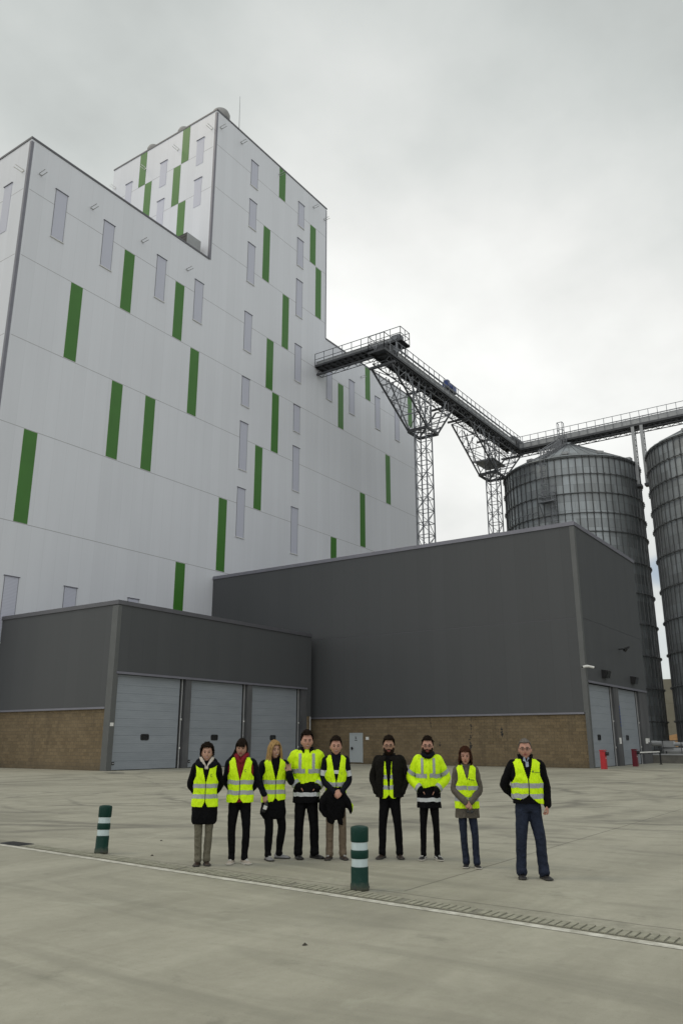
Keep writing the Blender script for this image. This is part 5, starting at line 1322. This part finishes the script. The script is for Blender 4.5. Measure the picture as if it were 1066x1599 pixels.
m = MB(); m.lathe([(.0286, -.055), (.0286, .0)], (0, 0, 0), 16, cap=False); m.build('label_band', [M['white_paint']], ph, True)

# 4 tall man, hi-vis jacket ---------------------------------
def hv_jacket(o, ar, zc, hem, wd, seed, ycol=BLK, hi_col=1.535):
    spj = coat(wd, hem, .178, .192, .186, 1.05)
    def mt(x, y, z): return 0 if z > zc+.015*math.sin(x*20) else 1
    c = shell('jacket', spj, hem, 1.505, [HV, BLK], o, 0, None, mt, 130, seed=seed, thick=.012, wr=.010)
    for a in ar:
        def mf(t_): return 1 if t_ > .90 else 0
        s_ = sleeve(o, a, [HV, BLK], (.082, .076, .060), .008, .98, mf, seed)
        sh_, el, wr_ = (Vector(v) for v in a['j'])
        for (p, q_, f0, f1, rr) in ((sh_, el, .60, .80, .081), (el, wr_, .74, .93, .0685)):
            m = MB(); A_, B_ = p+(q_-p)*f0, p+(q_-p)*f1
            limb(m, [(*A_, rr+.004), (*((A_+B_)/2), rr+.003), (*B_, rr+.001)], 20, 3, cap=False, wr=.003, ref=(0, 1, .1)); m.f = m.f[:-2]; m.m = m.m[:-2]
            m.build('reflective_band', [RF], s_, True)
    shell('reflective_band', spj, zc+.13, zc+.19, [RF], c, .004, lambda x, y, z: True, None, 130, nz=6, seed=seed, wr=.010)
    for xb in (-.105, .105):
        for fy in (-1, 1): shell('reflective_band', spj, zc+.19, 1.455, [RF], c, .005, lambda x, y, z, xb=xb, fy=fy: abs(x-xb) < .022 and z < 1.45 and y*fy > 0, None, 260, seed=seed, wr=.010)
    shell('reflective_band', spj, hem+.09, hem+.145, [RFW], c, .005, lambda x, y, z: True, None, 130, nz=6, seed=seed, wr=.010)
    shell('placket', spj, zc, 1.42, [HV], c, .010, lambda x, y, z: y < 0 and abs(x) < .025, None, 200, seed=seed, wr=.010)
    collar(o, ycol, .080, .108, 1.465, hi_col, .0, .42, .022, par=c)
    return c, spj
ar = [A_POCKET(-1, .075, .125, .985, -.135), A_POCKET(1, .055, .165, .975, -.12)]
o = person('tall clean shaven man in a yellow reflective jacket with black lower half, feet wide apart', (10.31, 7.78), 37.0, 1.83, SK3, False, arms=ar, feet=[(-.115, 0, .25), (.135, .03, .75)], hair=dict(style='short', mat=H_DARK, top=.032, amp=.010), girth=.94, wide=1.04, trousers=BLK, leg=(.098, .074, .066), shoe_=(SH_BLK, SH_BLK), smile=True, head_turn=.1)
hv_jacket(o, ar, 1.04, .76, 1.02, 4)

# 5 man holding a black coat ---------------------------------
ar = [{'j': ((-.183, 0, 1.412), (-.232, .01, 1.13), (-.045, -.235, .955)), 'd': (1, -.25, -.30), 'n': (.2, 1, 0), 's': (0, 0, 1), 'curl': .55},
      {'j': ((.183, 0, 1.412), (.240, .01, 1.12), (.085, -.255, .965)), 'd': (-1, -.15, -.75), 'n': (0, 1, -.2), 's': (-.2, -.3, 1), 'curl': .6}]
o = person('man in khaki trousers and yellow vest holding a black coat over his arms', (10.51, 7.37), 35.0, 1.745, SK3, False, arms=ar, feet=[(-.105, 0, -.35), (.125, 0, .25)], hair=dict(style='short', mat=H_DARK, top=.028, seed=3), girth=0.87, yaw_extra=.06, trousers=KHAKI, leg=(.092, .070, .064), shoe_=(SH_BRN, SOLE_D, LACE), smile=True)
sp5 = coat(.98, .86, .155, .175, .16)
c = shell('jumper', sp5, .87, 1.51, [NAVY, RFW], o, 0, None, lambda x, y, z: 1 if 1.225 < z < 1.275 else 0, 120, seed=5, thick=.01)
for a in ar: sleeve(o, a, [NAVY, RFW], (.064, .055, .043), .005, .96, lambda t_: 1 if .345 < t_ < .435 else 0, 5, parent=c)
vest(o, sp5, .80, zb=1.08, vw=.092, notch=(0, 0), bands=(1.07,), seed=5, logo=lambda v: mark(v, 'hook', .095, 1.235, -.152, .7), zip_=True)
collar(o, NAVY, .062, .078, 1.48, 1.545, .0, .45, .012, par=c)
cw = Matrix.LocRotScale(o.location, o.rotation_euler.to_quaternion(), o.scale)
ce = empty('folded_coat', tuple(o.location), 'crumpled black coat draped over the forearms of the man in khaki trousers', 'coat'); ce.rotation_euler = o.rotation_euler; ce.scale = o.scale
m = MB()
capped([(.56, -.01, -.11, .11, .04), (.62, -.015, -.115, .155, .055), (.74, -.02, -.13, .185, .07), (.86, -.01, -.15, .170, .085), (.96, -.02, -.155, .165, .075), (1.03, -.05, -.13, .12, .05)], .57, 1.03, m, n=40, nz=24)
limb(m, [(-.12, -.15, .98, .06), (-.21, -.14, .86, .07), (-.255, -.13, .74, .055), (-.20, -.12, .64, .05)], 16, 5)
limb(m, [(.10, -.16, .95, .055), (.18, -.15, .83, .06), (.235, -.13, .72, .045), (.245, -.12, .66, .022)], 16, 5)
limb(m, [(-.10, -.10, .64, .06), (-.09, -.09, .55, .06)], 14, 4); limb(m, [(.06, -.10, .64, .06), (.075, -.09, .52, .045)], 14, 4)
cm_ = m.build('cloth', [BLK], ce, True); remesh(cm_, .010, None, 2)
for v in cm_.data.vertices:
    p = v.co; w = noise.noise((p.x*8, p.y*6, p.z*4))*.03+(.5-abs(noise.noise((p.x*16+p.z*5, p.y*6, p.z*4))))*.030-.012; v.co = p+v.normal*w
m = MB(); m.add([(.255, -.115, 1.0-.18), (.300, -.115, .95-.18), (.285, -.11, .85-.18), (.24, -.11, .90-.18)], [(0, 1, 2, 3)]); hh = m.build('vest_corner', [HV], o); hm_ = hh.modifiers.new('t', 'SOLIDIFY'); hm_.thickness = .006

# 6 bearded man, open dark coat ---------------------------------
ar = [A_POCKET(-1, .035, .205, .945, -.05), A_POCKET(1, .035, .205, .945, -.05)]
o = person('bearded man in glasses with an open dark coat over his yellow vest', (11.04, 6.73), 31.3, 1.75, SK2, False, arms=ar, feet=[(-.135, 0, -.30), (.14, .03, .30)], hair=dict(style='short', mat=H_DARK, top=.034, seed=6, beard=.011, glasses=True), girth=0.94, yaw_extra=-.10, head_turn=.08, trousers=BLK, leg=(.090, .066, .056), shoe_=(SH_BRN, SOLE_D))
sp6i = coat(.90, .90, .15, .165, .15); sp6 = coat(1.05, .86, .182, .186, .185, 1.1)
c = shell('shirt', sp6i, .90, 1.488, [BLK], o, 0, None, None, 100, seed=6, thick=.01)
vest(o, sp6i, .86, zb=.93, vw=.060, off=.010, bands=(1.02, 1.17), seed=6, zt=1.50, zip_=False, notch=(.06, .05), skip=lambda x, y, z: z > 1.40 or abs(x) > .11 or y > 0)
c = shell('coat', sp6, .875, 1.475, [DGREY], o, .012, lambda x, y, z: not (y < 0 and abs(x+.008) < .062+.028*min(1, max(0, (1.40-z)/.5))-(.03 if z > 1.42 else 0)), None, 140, seed=16, thick=.014, wr=.009)
for a in ar: sleeve(o, a, [DGREY], (.074, .066, .052), .008, .97, None, 6, parent=c)
collar(o, DGREY, .085, .100, 1.45, 1.515, .0, .75, .014, par=c)

# 7 bearded man, hi-vis jacket, scarf ---------------------------------
ar = [A_POCKET(-1, .085, .140, .985, -.13), A_POCKET(1, .085, .140, .985, -.13)]
o = person('bearded man in glasses wearing a yellow reflective jacket and black and white trainers', (11.26, 6.17), 28.6, 1.75, SK3, False, arms=ar, feet=[(-.12, 0, -.3), (.12, 0, .4)], hair=dict(style='short', mat=H_DARK, top=.022, seed=8, beard=.013, glasses=True), girth=0.85, trousers=BLK, leg=(.088, .060, .050), shoe_=(SH_BLK, SOLE_W, LACE, LACE), head_tilt=.03)
cj, spj = hv_jacket(o, ar, 1.03, .73, 1.06, 7, NAVY, 1.55)
m = MB(); limb(m, [(-.095, .0, 1.505, .030, .034), (-.07, -.085, 1.490, .034, .034), (0, -.115, 1.468, .034, .030), (.07, -.085, 1.490, .034, .034), (.10, .0, 1.515, .030, .034), (.07, .08, 1.52, .03, .034), (0, .11, 1.52, .03, .034), (-.07, .08, 1.515, .03, .034), (-.095, .0, 1.505, .030, .034)], 12, 5, ref=(0, 0, 1), wr=.006)
m.build('scarf', [NAVY], o, True)

# 8 woman, bob hair, padded coat ---------------------------------
ar = [{'j': ((-.175, 0, 1.405), (-.235, -.01, 1.12), (-.045, -.215, .945)), 'd': (.75, -.3, -.75), 'n': (0, 1, -.2), 's': (.4, -.2, .8), 'curl': .7},
      {'j': ((.175, 0, 1.405), (.245, -.01, 1.13), (.045, -.230, .955)), 'd': (-.8, -.15, -.75), 'n': (0, 1, -.2), 's': (-.4, -.4, .8), 'curl': .75}]
o = person('woman with an auburn bob, hands folded, in a taupe padded coat and yellow vest', (10.92, 5.37), 26.1, 1.60, SK3, True, arms=ar, feet=[(-.055, 0, -.25), (.125, -.06, .12)], hair=dict(style='bob', mat=H_BROWN), girth=0.85, yaw_extra=.12, head_turn=-.12, trousers=JEANS, leg=(.086, .066, .062), shoe_=(SH_BLK, SOLE_W), knee=(-.01, .0))
sp8 = coat(1.04, .72, .172, .178, .190)
c = shell('coat', sp8, .715, 1.50, [TAUPE], o, 0, None, None, 120, seed=8, thick=.014, wr=.007)
for a in ar: sleeve(o, a, [TAUPE], (.068, .062, .050), .008, .97, None, 8, parent=c)
vest(o, sp8, .855, zb=1.27, vw=.075, bands=(1.155, .99), seed=8, zip_=False, logo=lambda v: mark(v, 'tri', .035, 1.285, -.152), armz=1.18)
collar(o, TAUPE, .080, .090, 1.46, 1.53, .0, .35, .02, par=c)
ge = empty('spectacles', tuple(o.location), 'dark folded spectacles hanging from the folded hands of the auburn haired woman', 'glasses'); ge.rotation_euler = o.rotation_euler; ge.scale = o.scale
m = MB(); pts = [(.01+.075*math.sin(a), -.26+.0*a, .835-.035*math.cos(a)) for a in np.linspace(-1.7, 1.7, 14)]
for a, b in zip(pts[:-1], pts[1:]): m.bar(a, b, .010)
m.bar(pts[0], (-.0, -.27, .88), .006); m.build('frame', [M['black']], ge)
m = MB(); ell(m, (-.02, -.262, .822), (.026, .006, .016), 12, 8); ell(m, (.045, -.262, .822), (.026, .006, .016), 12, 8); m.build('lens', [M['glass']], ge, True)

# 9 older man, jeans ---------------------------------
ar = [A_BACK(-1, .075), {'j': ((.185, .0, 1.415), (.255, .02, 1.14), (.245, -.05, .905)), 'd': (-.05, -.1, -1), 'n': (-1, .4, 0), 's': (-.3, -1, 0), 'curl': .75}]
o = person('older grey haired man in glasses, yellow vest over a black jacket and blue jeans', (10.55, 4.30), 22.1, 1.72, SK3, False, arms=ar, feet=[(-.135, .0, -.10), (.145, -.05, .25)], hair=dict(style='short', mat=H_GREY, top=.008, amp=.003, glasses=True), yaw_extra=.16, head_turn=-.16, wide=1.02, trousers=JEANS, leg=(.094, .074, .070), shoe_=(SH_BLK, SOLE_D, BLK))
sp9 = coat(1.02, .88, .172, .182, .176, 1.08)
c = shell('jacket', sp9, .93, 1.50, [BLK], o, 0, None, None, 120, seed=9, thick=.012)
for a in ar: sleeve(o, a, [BLK], (.068, .063, .052), .007, .97, None, 9, parent=c)
vest(o, sp9, .955, zb=1.22, vw=.080, notch=(.10, .12), bands=(1.155, 1.02), seed=9, hemslope=-.18, logo=lambda v: mark(v, 'tri', .065, 1.335, -.158))
collar(o, BLK, .078, .100, 1.455, 1.555, .0, .5, .018, par=c)
m = MB()
for sx in (-1, 1): m.add([(sx*.004, -.100, 1.455), (sx*.050, -.080, 1.475), (sx*.058, -.055, 1.525), (sx*.018, -.085, 1.515)], [(0, 1, 2, 3)])
m.box(-.02, .02, -.122, -.112, 1.36, 1.46); sc_ = m.build('shirt_collar', [SHIRT], o); md = sc_.modifiers.new('t', 'SOLIDIFY'); md.thickness = .005
